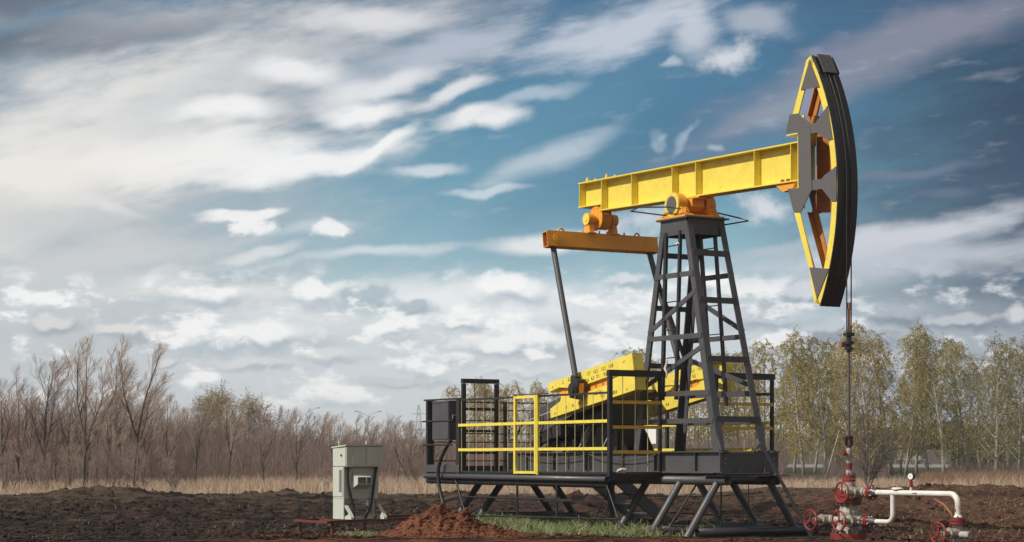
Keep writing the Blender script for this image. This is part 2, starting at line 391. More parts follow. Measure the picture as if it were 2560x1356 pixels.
tag(clods('clay_lumps', cx, cy, cz, sz, CLAY), 'crumbled lumps of red clay on the mound', 'clay lumps', kind='stuff')

# ================================================================== PUMPJACK
PJ = thing('pumpjack', (0, 0, 0), 'yellow and black pumpjack with curved horse head over the wellhead', 'pumpjack')
# base frame
bf = MB()
for s in (-1, 1):
    y0 = 0.53 * s
    bf.b2((-5.35, y0 - 0.012 * 1, 1.075), (1.60, y0 + 0.012, 1.395))
    bf.b2((-5.36, y0 - 0.075, 1.395), (1.70, y0 + 0.075, 1.412)); bf.b2((-5.36, y0 - 0.075, 1.055), (1.66, y0 + 0.075, 1.075))
for a in (-5.3, -4.2, -3.1, -1.9, -0.8, 0.4): bf.b2((a - 0.01, -0.515, 1.08), (a + 0.01, 0.515, 1.39))
bf.b2((1.602, -0.605, 1.06), (1.625, 0.605, 1.394))
for a in (-4.6, -3.6, -2.5, -1.3, -0.3, 0.9):
    bf.b2((a - 0.006, -0.60, 1.078), (a + 0.006, -0.545, 1.392))
bf.build('base_frame', DRK, PJ)
BFO = bpy.data.objects['base_frame']
for z in (1.2, 1.28):
    for b in (-0.5, 0.5): bo = MB(); bo.tube((1.625, b, z), (1.65, b, z), 0.018, 6); bo.build('bolt', GREYST, BFO)
for b in (-0.25, 0.3): bo = MB(); bo.tube((1.65, b, 1.055), (1.65, b, 1.12), 0.02, 6); bo.build('bolt', GREYST, BFO)
for a in (1.1, 1.3): bo = MB(); bo.tube((a, -0.58, 1.412), (a, -0.58, 1.47), 0.014, 6); bo.build('bolt', GREYST, BFO)

# tower
TB = [(-1.06, -0.50), (1.44, -0.50), (1.44, 0.50), (-1.06, 0.50)]   # feet
TT = [(-0.37, -0.385), (0.385, -0.385), (0.385, 0.385), (-0.37, 0.385)]
ZB, ZT = 1.412, 5.40
def leg_at(i, z):
    f = (z - ZB) / (ZT - ZB); return Vector((TB[i][0] + (TT[i][0] - TB[i][0]) * f, TB[i][1] + (TT[i][1] - TB[i][1]) * f, z))
tw = MB()
tw.b2((-0.46, -0.45, 5.40), (0.47, 0.45, 5.425))
for s in (-1, 1):   # deep box of plates under the saddle
    tw.prism([(-0.37, 5.4), (0.385, 5.4), (0.43, 5.13), (-0.41, 5.13)], 0.395 * s - 0.006, 0.395 * s + 0.006)
tw.prismx([(-0.385, 5.4), (0.385, 5.4), (0.39, 5.13), (-0.39, 5.13)], 0.40, 0.412); tw.prismx([(-0.385, 5.4), (0.385, 5.4), (0.39, 5.13), (-0.39, 5.13)], -0.40, -0.388)
TOW = tw.build('tower', DRK, PJ)
for i in range(4):
    l = MB(); sa = 1 if i in (0, 3) else -1; sb = 1 if i < 2 else -1
    p0, p1 = leg_at(i, ZB), leg_at(i, ZT - 0.001)
    # angle section: one flange along a, one along b, widening to the foot
    for (w0, w1, ax) in ((0.15, 0.12, 0), (0.13, 0.11, 1)):
        t_ = 0.014
        def ring(p, w):
            if ax == 0: x0, x1, y0, y1 = 0, sa * w, -sb * 0.006, sb * t_
            else: x0, x1, y0, y1 = -sa * 0.006, sa * t_, 0, sb * w
            return [p + Vector((x, y, 0)) for x, y in ((x0, y0), (x1, y0), (x1, y1), (x0, y1))]
        vs = ring(p0, w0) + ring(p1, w1)
        l.add(vs, [(0, 1, 2, 3), (7, 6, 5, 4), (0, 4, 5, 1), (1, 5, 6, 2), (2, 6, 7, 3), (3, 7, 4, 0)])
    l.b2((p0.x - 0.14, p0.y - 0.09, ZB), (p0.x + 0.14, p0.y + 0.09, ZB + 0.018))
    if i == 1:
        l.prism([(p0.x + 0.01, ZB + 0.02), (p0.x + 0.13, ZB + 0.02), (p0.x - 0.01, ZB + 0.3)], -0.53, -0.52)
    l.build('tower_leg', DRK, TOW)
def xbar(i, j, z0, z1, w=0.085, d=0.04, dz=0.0):
    a, b = leg_at(i, z0), leg_at(j, z1); m = MB(); e = (b - a).normalized()
    m.bar(a + e * 0.02, b - e * 0.02, d, w); return m
for z in (4.44, 3.37, 2.40, 1.93):
    xbar(0, 1, z, z).build('crossbar', DRK, TOW); xbar(3, 2, z, z).build('crossbar', DRK, TOW)
for z in (4.80, 3.98, 2.97, 1.95):
    xbar(1, 2, z, z, 0.10).build('crossbar', DRK, TOW)
for z in (4.83, 3.92, 2.92, 1.93):
    xbar(0, 3, z, z, 0.09).build('crossbar', DRK, TOW)
for (i, j, z0, z1) in ((1, 0, 4.15, 3.47), (1, 0, 3.20, 2.50), (3, 2, 4.14, 3.45), (3, 2, 3.05, 2.50), (0, 3, 4.50, 2.95)):
    xbar(i, j, z0, z1, 0.08, 0.03).build('brace', DRK, TOW)
def ladder(p0, p1, q0, q1, n):
    m = MB(); p0, p1, q0, q1 = map(Vector, (p0, p1, q0, q1))
    m.bar(p0, p1, 0.07, 0.05, (0, 1, 0)); m.bar(q0, q1, 0.055, 0.05, (0, 1, 0))
    for k in range(n):
        f = (k + 0.5) / n; m.tube(p0.lerp(p1, f), q0.lerp(q1, f), 0.011, 6)
    m.build('ladder', BLK, TOW)
ladder((-0.24, -0.46, 2.3), (-0.21, -0.40, 5.19), (0.17, -0.46, 2.3), (0.21, -0.40, 5.2), 6)
ladder((-0.06, 0.47, 2.2), (-0.33, 0.41, 5.2), (0.36, 0.47, 2.2), (0.10, 0.41, 5.2), 6)

# walking beam: I section, top drops slightly to the head
def zt(a): return 6.405 - 0.0115 * (a + 0.2)
def zb(a): return 5.845 - 0.020 * (a + 2.6)
wb = MB()
def strip(m, a0, a1, f0, f1, b0, b1): m.prism([(a0, f0(a0)), (a1, f0(a1)), (a1, f1(a1)), (a0, f1(a0))], b0, b1)
strip(wb, -3.43, 3.10, zt, lambda a: zt(a) - 0.022, -0.15, 0.15)
strip(wb, -2.655, 3.08, lambda a: zb(a) + 0.022, zb, -0.15, 0.15)
strip(wb, -3.43, -2.655, lambda a: zb(a) + 0.135, lambda a: zb(a) + 0.113, -0.15, 0.15)
strip(wb, -3.40, -2.655, lambda a: zt(a) - 0.022, lambda a: zb(a) + 0.135, -0.008, 0.008)
strip(wb, -2.655, 3.08, lambda a: zt(a) - 0.022, lambda a: zb(a) + 0.022, -0.008, 0.008)
strip(wb, -2.668, -2.655, lambda a: zb(a) + 0.113, lambda a: zb(a) + 0.01, -0.15, 0.15)
WB = wb.build('walking_beam', YEL, PJ)
for a in (-3.39, -2.64, -1.66, -0.40, 0.30, 1.94, 2.90):
    m = MB(); lo = (lambda x: zb(x) + 0.135) if a < -3 else (lambda x: zb(x) + 0.022)
    for s in (-1, 1): m.b2((a - 0.007, s * 0.008, lo(a)), (a + 0.007, s * 0.147, zt(a) - 0.022))
    m.build('stiffener', YEL, WB)
for a in (-3.2, -2.55):
    for b in (-0.09, 0.09):
        m = MB(); m.tube((a, b, zt(a)), (a, b, zt(a) + 0.05), 0.035, 6); m.tube((a, b, zt(a) + 0.05), (a, b, zt(a) + 0.08), 0.02, 8); m.build('bolt', YEL, WB)
for a in (2.62, 2.76): m = MB(); m.box((a, -0.09, zb(a) + 0.045), (0.045, 0.05, 0.045)); m.build('clamp_nut', RUSTROD, WB)
m = MB(); m.prism([(2.45, zb(2.5)), (3.0, zb(3.0)), (2.9, zb(3) - 0.11), (2.66, zb(3) - 0.13), (2.55, zb(3) - 0.05)], -0.12, 0.12)
m.build('hinge_block', ORG, WB)

# horse head
def circ3(p, q, r):
    ax, ay = p; bx, by = q; cx, cy = r
    d = 2 * (ax * (by - cy) + bx * (cy - ay) + cx * (ay - by))
    ux = ((ax ** 2 + ay ** 2) * (by - cy) + (bx ** 2 + by ** 2) * (cy - ay) + (cx ** 2 + cy ** 2) * (ay - by)) / d
    uy = ((ax ** 2 + ay ** 2) * (cx - bx) + (bx ** 2 + by ** 2) * (ax - cx) + (cx ** 2 + cy ** 2) * (bx - ax)) / d
    return ux, uy, math.hypot(ax - ux, ay - uy)
CX, CZ, CR = circ3((3.51, 7.656), (4.140, 5.60), (3.709, 3.686))
T0 = math.atan2(7.656 - CZ, 3.51 - CX); T1 = math.atan2(3.686 - CZ, 3.709 - CX)
def arc(r, t): return (CX + r * math.cos(t), CZ + r * math.sin(t))
def arcs(r, f0=0.0, f1=1.0, n=40): return [arc(r, T0 + (T1 - T0) * (f0 + (f1 - f0) * i / n)) for i in range(n + 1)]
hd = MB(); hf = MB()
def band(m, r0, r1, b0, b1, n=44, f0=0.0, f1=1.0):
    o_, i_ = arcs(r1, f0, f1, n), arcs(r0, f0, f1, n)
    for k in range(n):
        m.add([(o_[k][0], b0, o_[k][1]), (o_[k + 1][0], b0, o_[k + 1][1]), (i_[k + 1][0], b0, i_[k + 1][1]), (i_[k][0], b0, i_[k][1]),
               (o_[k][0], b1, o_[k][1]), (o_[k + 1][0], b1, o_[k + 1][1]), (i_[k + 1][0], b1, i_[k + 1][1]), (i_[k][0], b1, i_[k][1])],
              [(3, 2, 1, 0), (4, 5, 6, 7), (0, 1, 5, 4), (2, 3, 7, 6)] + ([(0, 4, 7, 3)] if k == 0 else []) + ([(1, 2, 6, 5)] if k == n - 1 else []))
for s, hm in ((-1, hd), (1, hf)):
    band(hm, CR - 0.15, CR - 0.021, s * 0.195, s * 0.175)
    hm.prism([(3.37, 7.62), (3.455, 7.66), (3.56, 7.60), (3.315, 7.15), (3.165, 6.80), (3.005, 6.80)], s * 0.195, s * 0.175)
    hm.prism([(3.355, 7.60), (3.37, 7.62), (3.02, 6.80), (3.005, 6.80)], s * 0.195, s * 0.10)
    hm.prism([(3.045, 5.25), (3.185, 5.25), (3.53, 4.30), (3.66, 3.80), (3.72, 3.70), (3.55, 3.76), (3.43, 4.30)], s * 0.195, s * 0.175)
    hm.prism([(3.040, 5.25), (3.055, 5.25), (3.445, 4.30), (3.565, 3.765), (3.55, 3.76), (3.43, 4.30)], s * 0.1745, s * 0.08)
    hm.b2((3.16, s * 0.194, 5.25), (3.30, s * 0.172, 6.75))
hd.b2((3.105, -0.17, 5.60), (3.125, 0.17, 6.47)); hd.b2((2.84, -0.19, 6.475), (3.158, 0.19, 6.495))
hd.b2((2.90, -0.19, 5.600), (3.155, 0.19, 5.618)); hd.b2((3.13, -0.165, 6.3), (3.16, 0.165, 6.47))
HH = hd.build('horse_head', YEL, PJ)
hf.build('far_frame', STRUT, HH)
fp = MB(); band(fp, CR - 0.02, CR, -0.2, 0.2); 
for b in (-0.062, 0.062): band(fp, CR, CR + 0.007, b - 0.012, b + 0.012, 44, 0.06, 1.0)
for s in (-1, 1): band(fp, CR, CR + 0.03, s * 0.2, s * 0.188, 44, 0.0, 0.08)
fp.build('arc_plate', ARC, HH)
m = MB(); band(m, CR + 0.03, CR + 0.06, -0.13, 0.13, 6, 0.0, 0.085); m.build('cable_anchor', GREYST, HH)
GP = {'c': [(2.954, 6.808), (3.158, 6.795), (3.473, 6.591), (3.51, 5.538), (3.234, 5.217), (3.056, 5.235), (2.902, 5.622), (3.183, 5.606), (3.163, 6.506), (2.851, 6.524)],
      'r1': [(3.477, 6.583), (3.597, 6.582), (3.893, 6.808), (4.018, 6.272), (3.917, 6.271), (3.635, 6.426), (3.485, 6.431)],
      'r2': [(3.523, 5.692), (3.758, 5.683), (3.807, 5.725), (4.108, 5.839), (4.112, 5.298), (4.003, 5.303), (3.758, 5.526), (3.53, 5.528)],
      't': [(3.452, 7.60), (3.700, 7.138), (3.234, 7.159)], 'b': [(3.448, 4.318), (3.925, 4.259), (3.635, 3.801)]}
for s in (-1, 1):
    for k_, pg in GP.items():
        m = MB(); m.prism(pg, s * 0.197, s * 0.209); m.build('gusset_plate', PLATE, HH)
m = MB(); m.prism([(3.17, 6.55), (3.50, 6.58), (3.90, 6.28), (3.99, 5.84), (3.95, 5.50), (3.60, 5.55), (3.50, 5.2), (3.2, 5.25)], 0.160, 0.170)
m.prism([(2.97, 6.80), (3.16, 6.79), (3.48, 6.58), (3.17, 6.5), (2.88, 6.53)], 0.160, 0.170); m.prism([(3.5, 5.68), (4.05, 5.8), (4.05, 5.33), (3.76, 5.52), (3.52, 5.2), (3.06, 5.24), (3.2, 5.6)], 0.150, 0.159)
m.build('inner_web', RUSTSHD, HH)  # rust and the inner-side shade are both put into this brown

# saddle bearing
sb = MB()
sb.b2((-0.45, -0.44, 5.425), (0.40, 0.40, 5.46))
for b0, b1 in ((-0.43, -0.25), (0.17, 0.36)):
    sb.tube((0, b0, 5.66), (0, b1, 5.66), 0.205, 30)
    sb.prism([(-0.34, 5.46), (0.34, 5.46), (0.2, 5.62), (-0.2, 5.62)], b0 + 0.02, b1 - 0.005)
    for a in (-0.29, 0.29): sb.tube((a, (b0 + b1) / 2, 5.46), (a, (b0 + b1) / 2, 5.58), 0.026, 6)
sb.tube((0, -0.245, 5.66), (0, 0.165, 5.66), 0.125, 24)
sb.b2((-0.22, -0.16, 5.62), (0.22, 0.10, zb(0) - 0.003)); sb.b2((-0.34, -0.16, zb(0) - 0.035), (0.42, 0.16, zb(0.45) - 0.002))
sb.bolts((0, -0.433, 5.66), (0, 1, 0), 0.175, 8, 0.012, 0.012)
SB = sb.build('saddle_bearing', ORG, PJ, bevel=0.006)
m = MB(); m.tube((0, -0.445, 5.66), (0, -0.431, 5.66), 0.145, 28); m.build('bearing_cover', PLATE, SB)
m = MB(); m.tube((0, -0.438, 5.66), (0, -0.405, 5.66), 0.208, 30); m.build('bearing_flange', YEL, SB)
for s, pts in ((-1, [(-0.18, -0.46, 5.49), (-1.15, -0.50, 5.66), (-0.87, -0.52, 5.70), (0.10, -0.56, 5.60), (0.33, -0.48, 5.55)]), (1, [(0.14, 0.45, 5.555), (0.72, 0.48, 5.41), (0.99, 0.46, 5.335), (0.42, 0.42, 5.325), (0.30, 0.40, 5.34)])):
    m = MB(); m.path(pts, 0.013, 8); m.build('safety_hoop', BLK, PJ)

# tail bearing
tb = MB()
tb.tube((-2.85, -0.34, 5.70), (-2.85, -0.22, 5.70), 0.115, 24); tb.tube((-2.85, 0.18, 5.70), (-2.85, 0.30, 5.70), 0.115, 24)
tb.tube((-2.85, -0.215, 5.70), (-2.85, 0.175, 5.70), 0.07, 18)
tb.tube((-2.85, -0.12, 5.72), (-2.85, 0.10, 5.72), 0.20, 30); tb.tube((-2.85, -0.135, 5.72), (-2.85, -0.121, 5.72), 0.225, 30)
tb.bolts((-2.85, -0.137, 5.72), (0, 1, 0), 0.2, 10, 0.012, 0.02)
tb.b2((-3.02, -0.11, 5.83), (-2.68, 0.11, 5.945))
for b in (-0.28, 0.24):
    tb.prism([(-2.96, 5.43), (-2.74, 5.43), (-2.79, 5.62), (-2.91, 5.62)], b - 0.05, b + 0.05); tb.b2((-2.97, b - 0.09, 5.432), (-2.73, b + 0.09, 5.455))
tb.build('tail_bearing', ORG, PJ, bevel=0.004)
m = MB(); m.tube((-2.85, -0.352, 5.70), (-2.85, -0.341, 5.70), 0.108, 24); m.tube((-2.85, -0.36, 5.70), (-2.85, -0.352, 5.70), 0.05, 16)
m.build('tail_bearing_cover', YEL, PJ)

# equalizer
eq = MB(); rot = Matrix.Rotation(R(-9), 3, 'Y'); ec = Vector((-2.85, 0, 5.285))
for dx, dz, sx, sz in ((0.095, 0, 0.012, 0.262), (-0.095, 0, 0.012, 0.262), (0, 0.137, 0.202, 0.012), (0, -0.137, 0.202, 0.012)):
    eq.box(ec + rot @ Vector((dx, -0.03 if dx > 0 else 0, dz)), (sx, 2.44, sz), rot)
for b in (-0.62, -0.25, 0.25, 0.6): eq.box(ec + rot @ Vector((0, b, -0.15)), (0.16, 0.02, 0.012), rot)
eq.box(ec + rot @ Vector((0.0, 0.3, -0.148)), (0.13, 0.9, 0.008), rot); eq.box(ec + rot @ Vector((0, 0, 0)), (0.17, 0.02, 0.25), rot)
for b in (-0.47, -0.1, 0.07, 0.45): eq.tube(ec + Vector((0.07, b, 0.13)), ec + Vector((0.07, b, 0.2)), 0.018, 6)
EQ = eq.build('equalizer_beam', ORG, PJ)
for b in (-0.92, 0.75): m = MB(); m.torus((-2.80, b, 5.44), (1, 0, 0), 0.05, 0.017); m.build('lifting_eye', ORG, EQ)
m = MB(); p = ec + rot @ Vector((0.102, -1.02, 0)); m.tube(p, p + rot @ Vector((0.012, 0, 0)), 0.095, 26); m.tube(p + rot @ Vector((0.012, 0, 0)), p + rot @ Vector((0.02, 0, 0)), 0.05, 20); m.build('pin_boss', ORG, EQ)
m = MB(); m.torus(ec + Vector((0, -1.17, -0.02)), (0, 1, 0), 0.05, 0.02); m.build('pin_end', RED, EQ)

# pitmans and cranks
PINA, PINZ = -1.83, 2.545
for s in (-1, 1):
    top = Vector((-2.86, s * 1.06, 5.19)); pin = Vector((PINA, s * 1.185, PINZ))
    m = MB(); d = (pin - top).normalized(); m.tube(top, pin - d * 0.22, 0.053, 18)
    PT = m.build('pitman_arm', DRK, PJ)
    m = MB(); rr = Matrix.Rotation(R(9), 3, 'Y')
    m.box(pin + Vector((0, 0, -0.01)), (0.25, 0.17, 0.36), rr); m.box(pin - d * 0.19, (0.15, 0.13, 0.1), rr)
    m.tube(pin + Vector((0, s * 0.086, -0.03)), pin + Vector((0, s * 0.125, -0.03)), 0.125, 26); m.tube(pin + Vector((0, s * 0.126, -0.03)), pin + Vector((0, s * 0.150, -0.03)), 0.085, 24)
    m.build('pitman_bearing', BLK, PT, bevel=0.012)
    m = MB(); m.box(pin + Vector((0.129, 0, -0.02)), (0.012, 0.09, 0.2), rr); m.build('bearing_slot_plate', ORG, PT)
U = Vector((math.cos(R(9.0)), math.sin(R(9.0))))   # crank direction in (a, z)
def cpt(q, dx=0, dz=0): return (q[0] + dx, q[1] + dz)
TOPL, TOPR, BOTR, BOTL = (-3.042, 2.663), (-0.284, 3.101), (-0.165, 2.472), (-2.926, 2.03)
def lerp2(p, q, f): return (p[0] + (q[0] - p[0]) * f, p[1] + (q[1] - p[1]) * f)
FONTJOBS = []
for s in (-1, 1):
    b0, b1 = (s * 1.064, s * 0.845)
    near = b0 if s < 0 else b1
    c = MB()
    lo, hi = min(b0, b1), max(b0, b1)
    mid = lambda f, g_: lerp2(lerp2(TOPL, TOPR, f), lerp2(BOTL, BOTR, f), g_)
    c.prism([mid(0.13, 0.37), mid(0.13, 0.66), mid(0.985, 0.68), mid(0.985, 0.30)], lo + 0.055, hi - 0.055)
    c.prism([mid(0.09, 0.30), mid(0.19, 0.25), mid(0.28, 0.5), mid(0.19, 0.78), mid(0.09, 0.74), mid(0.10, 0.62), mid(0.15, 0.60), mid(0.15, 0.46), mid(0.10, 0.44)], lo + 0.07, hi - 0.07)
    CK = c.build('crank', ORG, PJ)
    for up in (True, False):
        w = MB()
        if up: pg = [TOPL, TOPR, mid(1, 0.46), mid(0.74, 0.44), mid(0.70, 0.40), mid(0.44, 0.40), mid(0.40, 0.46), mid(0.27, 0.46), mid(0.25, 0.33), mid(0.135, 0.22), mid(0.005, 0.255)]
        else: pg = [BOTL, BOTR, mid(1, 0.49), mid(0.74, 0.50), mid(0.70, 0.62), mid(0.44, 0.62), mid(0.40, 0.60), mid(0.28, 0.60), mid(0.26, 0.49), mid(0.15, 0.49), mid(0.135, 0.61), mid(0.13, 0.62), mid(0.005, 0.735)]
        w.prism(pg, lo, hi)
        CWT = w.build('counterweight', YEL, CK)
    for f in (0.055, 0.9):
        for g_ in (0.12, 0.88):
            q = mid(f, g_); m = MB(); m.tube((q[0], near, q[1]), (q[0], near - 0.012, q[1]), 0.03, 20); m.build('weight_stud', YEL, CK)
    for f in (0.44, 0.52, 0.60, 0.68): 
        q = mid(f + 0.02, 0.51); m = MB(); m.tube((q[0], lo + 0.055, q[1]), (q[0], lo + 0.049, q[1]), 0.034, 18); m.build('pin_hole', RUSTSHD, CK)
    # scale ticks along both edges of the weights
    m = MB()
    for e in (0, 1):
        for k_ in range(70):
            f = 0.10 + 0.72 * k_ / 70
            if e == 0 and 0.30 < f < 0.42: continue
            q0, q1 = (mid(f, 0.0), mid(f, 0.045 if k_ % 5 else 0.07)) if e == 0 else (mid(f, 1.0), mid(f, 0.955 if k_ % 5 else 0.93))
            m.bar((q0[0], near - 0.002, q0[1]), (q1[0], near - 0.002, q1[1]), 0.006, 0.003, (0, 1, 0))
    q0, q1 = mid(0.46, 0.69), mid(0.62, 0.69); m.bar((q0[0], near - 0.002, q0[1]), (q1[0], near - 0.002, q1[1]), 0.006, 0.003, (0, 1, 0))
    q0, q1 = mid(0.12, 0.12), mid(0.30, 0.12); m.bar((q0[0], near - 0.002, q0[1]), (q1[0], near - 0.002, q1[1]), 0.006, 0.003, (0, 1, 0))
    for txt, f, g_ in (('2', 0.19, 0.12), ('2,3', 0.27, 0.10), ('7,7', 0.50, 0.14), ('12,3', 0.58, 0.14), ('13,3', 0.67, 0.14), ('13,8', 0.755, 0.14), ('6,5', 0.54, 0.30), ('7,1', 0.60, 0.30), ('9,2', 0.685, 0.30), ('5,6', 0.475, 0.30),
                       ('7', 0.20, 0.86), ('8', 0.28, 0.86), ('9,4', 0.36, 0.86), ('10,1', 0.63, 0.86), ('20,6', 0.77, 0.88), ('8,5', 0.56, 0.74), ('9,1', 0.62, 0.74)):
        FONTJOBS.append((CK, txt, mid(f, g_), near - 0.003))
sh = MB(); sh.tube((-2.40, -0.98, 2.455), (-2.40, 0.98, 2.455), 0.085, 20); sh.build('crank_shaft', GREYST, PJ)
fontc = {}
for CK, txt, q, b in FONTJOBS:
    if txt not in fontc:
        cu = bpy.data.curves.new('scale_number', 'FONT'); cu.body = txt; cu.size = 0.085; cu.align_x = 'CENTER'; cu.align_y = 'CENTER'; cu.extrude = 0.0008
        to = bpy.data.objects.new('scale_number', cu); COL.objects.link(to)
        bpy.context.view_layer.update()
        me = bpy.data.meshes.new_from_object(to.evaluated_get(bpy.context.evaluated_depsgraph_get())); me.name = 'scale_number'
        me.materials.clear(); me.materials.append(INK)
        bpy.data.objects.remove(to); fontc[txt] = me
    o = bpy.data.objects.new('scale_number', fontc[txt]); COL.objects.link(o); o.parent = CK
    o.location = (q[0], b, q[1]); o.rotation_euler = (R(90), R(-9), 0)

# gearbox, stand, motor and guards
m = MB(); m.prism([(-3.05, 1.95), (-3.05, 2.50), (-2.85, 2.72), (-2.2, 2.76), (-2.0, 2.6), (-1.96, 2.3), (-1.96, 1.95)], -0.40, 0.40)
m.b2((-3.15, -0.44, 1.90), (-1.94, 0.44, 1.95)); m.b2((-3.1, -0.45, 2.42), (-1.98, 0.45, 2.46))
for b in (-0.50, 0.42): m.tube((-2.40, b, 2.455), (-2.40, b + 0.08, 2.455), 0.2, 26)
for a in (-2.9, -2.5, -2.1): m.tube((a, -0.42, 1.95), (a, -0.42, 2.0), 0.02, 6)
m.build('gearbox', BLK, PJ, bevel=0.012)
m = MB()
for s in (-1, 1):
    m.prism([(-3.1, 1.413), (-3.1, 1.90), (-2.4, 1.899), (-1.92, 1.899), (-1.56, 1.413)], s * 0.30, s * 0.28)
    for a in (-2.9, -2.3): m.bar((a, s * 0.35, 1.415), (a + 0.28, s * 0.33, 1.89), 0.03, 0.03)
m.b2((-1.95, -0.278, 1.5), (-1.93, 0.278, 1.89)); m.b2((-1.92, -0.34, 1.42), (-1.82, -0.303, 1.9))
m.build('gearbox_stand', BLK, PJ)
m = MB(); m.tube((-4.17, -0.62, 2.0), (-4.17, -0.36, 2.0), 0.26, 30); m.tube((-4.17, -0.64, 2.0), (-4.17, -0.62, 2.0), 0.19, 26)
m.prism([(-4.1, 2.25), (-2.6, 2.62), (-2.5, 2.2), (-4.0, 1.78)], -0.60, -0.42)
m.build('belt_guard', DRK, PJ, bevel=0.012)
m = MB(); m.tube((-3.95, -0.33, 1.82), (-3.95, 0.35, 1.82), 0.2, 24)
for k_ in range(16):
    t = 2 * math.pi * k_ / 16; m.box((-3.95 + 0.205 * math.cos(t), 0.0, 1.82 + 0.205 * math.sin(t)), (0.025, 0.5, 0.012), Matrix.Rotation(-t, 3, 'Y'))
m.b2((-4.2, -0.3, 1.55), (-3.7, 0.3, 1.63)); m.build('motor', BLK, PJ)
m = MB(); m.box((-3.85, -0.50, 1.72), (0.34, 0.18, 0.2), Matrix.Rotation(R(-18), 3, 'Y')); m.box((-3.45, -0.52, 1.80), (0.3, 0.2, 0.22), Matrix.Rotation(R(-12), 3, 'Y'))
m.box((-4.25, -0.52, 1.60), (0.28, 0.14, 0.16), Matrix.Rotation(R(-25), 3, 'Y')); m.build('junction_boxes', BLK, PJ, bevel=0.012)
m = MB(); m.bar((-4.5, -0.35, 1.413), (-3.2, -0.35, 1.60), 0.06, 0.1); m.bar((-4.5, 0.35, 1.413), (-3.2, 0.35, 1.60), 0.06, 0.1); m.b2((-3.3, -0.38, 1.42), (-3.22, 0.38, 1.62))
m.bar((-3.5, -0.42, 1.413), (-3.3, -0.42, 1.9), 0.05, 0.05); m.bar((-4.5, -0.2, 1.42), (-4.2, -0.2, 1.7), 0.06, 0.08); m.build('motor_mount', BLK, PJ)
m = MB(); m.path([(-5.0, -0.72, 1.86), (-4.6, -0.72, 1.95), (-3.1, -0.70, 2.24), (-2.6, -0.68, 2.30)], 0.014, 8); m.build('brake_lever', GALV, PJ)
for a in (-2.85, -2.05): m = MB(); m.bar((a, -0.54, 1.42), (a + 0.4, -0.54, 1.88), 0.016, 0.02); m.build('brake_rod', GALV, PJ)
m = MB(); m.path([(-5.0, -0.70, 1.92), (-5.05, -0.70, 1.75), (-5.0, -0.7, 1.65), (-4.85, -0.68, 1.66), (-4.6, -0.66, 1.95)], 0.022, 8); m.build('cable_loop', RUB, PJ)
m = MB()
def sag(p, q, d, n=12):
    p, q = Vector(p), Vector(q); return [p.lerp(q, i / n) - Vector((0, 0, d * 4 * (i / n) * (1 - i / n))) for i in range(n + 1)]
m.path(sag((-4.7, -0.625, 1.36), (-2.35, -0.625, 1.37), 0.09), 0.010, 6); m.path(sag((-2.35, -0.625, 1.37), (-0.2, -0.625, 1.36), 0.10), 0.010, 6); m.build('lighting_cable', GREYST, PJ)
# bridle and carrier
m = MB()
for s in (-1, 1):
    pts = [(q[0] + 0.0, s * 0.045, q[1]) for q in arcs(CR + 0.035, 0.02, 0.48, 26)] 
    amax = pts[-1][0]
    pts += [(amax, s * 0.045, 4.2), (amax, s * 0.044, 3.22)]
    mm = MB(); mm.path(pts, 0.011, 6); mm.build('bridle_cable', RUB, PJ)
AR = arcs(CR + 0.035, 0.0, 0.48, 26)[-1][0]
m.tube((AR, 0, 2.95), (AR, 0, 3.26), 0.04, 16); m.tube((AR, 0, 3.075), (AR, 0, 3.12), 0.085, 20); m.tube((AR, 0, 2.985), (AR, 0, 3.02), 0.075, 20)
m.b2((AR - 0.045, -0.075, 3.2), (AR + 0.045, 0.075, 3.25)); m.build('carrier_bar', BLK, PJ)
m = MB(); m.box((AR - 0.03, -0.10, 3.06), (0.06, 0.10, 0.07)); m.build('load_cell', RUSTROD, PJ)

PR = thing('polished_rod', (AR, 0, 1.5), 'thin dark polished rod hanging from the carrier into the wellhead', 'rod')
m = MB((AR, 0, 1.5)); m.tube((AR, 0, 1.45), (AR, 0, 2.95), 0.021, 12); m.build('rod_shaft', GREYST, PR)
m = MB((AR, 0, 1.5)); m.tube((AR, 0, 3.265), (AR, 0, 3.72), 0.020, 12); m.tube((AR, 0, 3.62), (AR, 0, 3.72), 0.033, 10); m.build('rod_end', RUSTROD, PR)

# ================================================================== PLATFORM
PF = thing('steel_platform', (0, 0, 0), 'black pipe trestle platform with decking that carries the pumpjack', 'platform')
for s, a1 in ((-1, 1.74), (1, 1.70)):
    m = MB(); m.hollow((-6.75, s * 0.53, 0.925), (a1, s * 0.53, 0.925), 0.078, 0.012); m.build('main_pipe', DRK, PF)
m = MB(); m.tube((1.55, -0.45, 0.935), (1.55, 0.45, 0.935), 0.072, 18); m.build('cross_pipe', BLK, PF)
for a in (1.47, 0.42, -0.585, -5.49, -6.33):
    gz = -0.012 * a
    for s in (-1, 1):
        m = MB(); m.tube((a, s * 0.56, 0.87), (a + 0.0, s * 1.17, gz + 0.0), 0.064, 16); m.build('trestle_leg', DRK, PF)
    m = MB(); m.hollow((a + 0.09, -1.02, gz + 0.09), (a + 0.09, 1.28, gz + 0.09), 0.075); m.build('sill_pipe', BLK, PF)
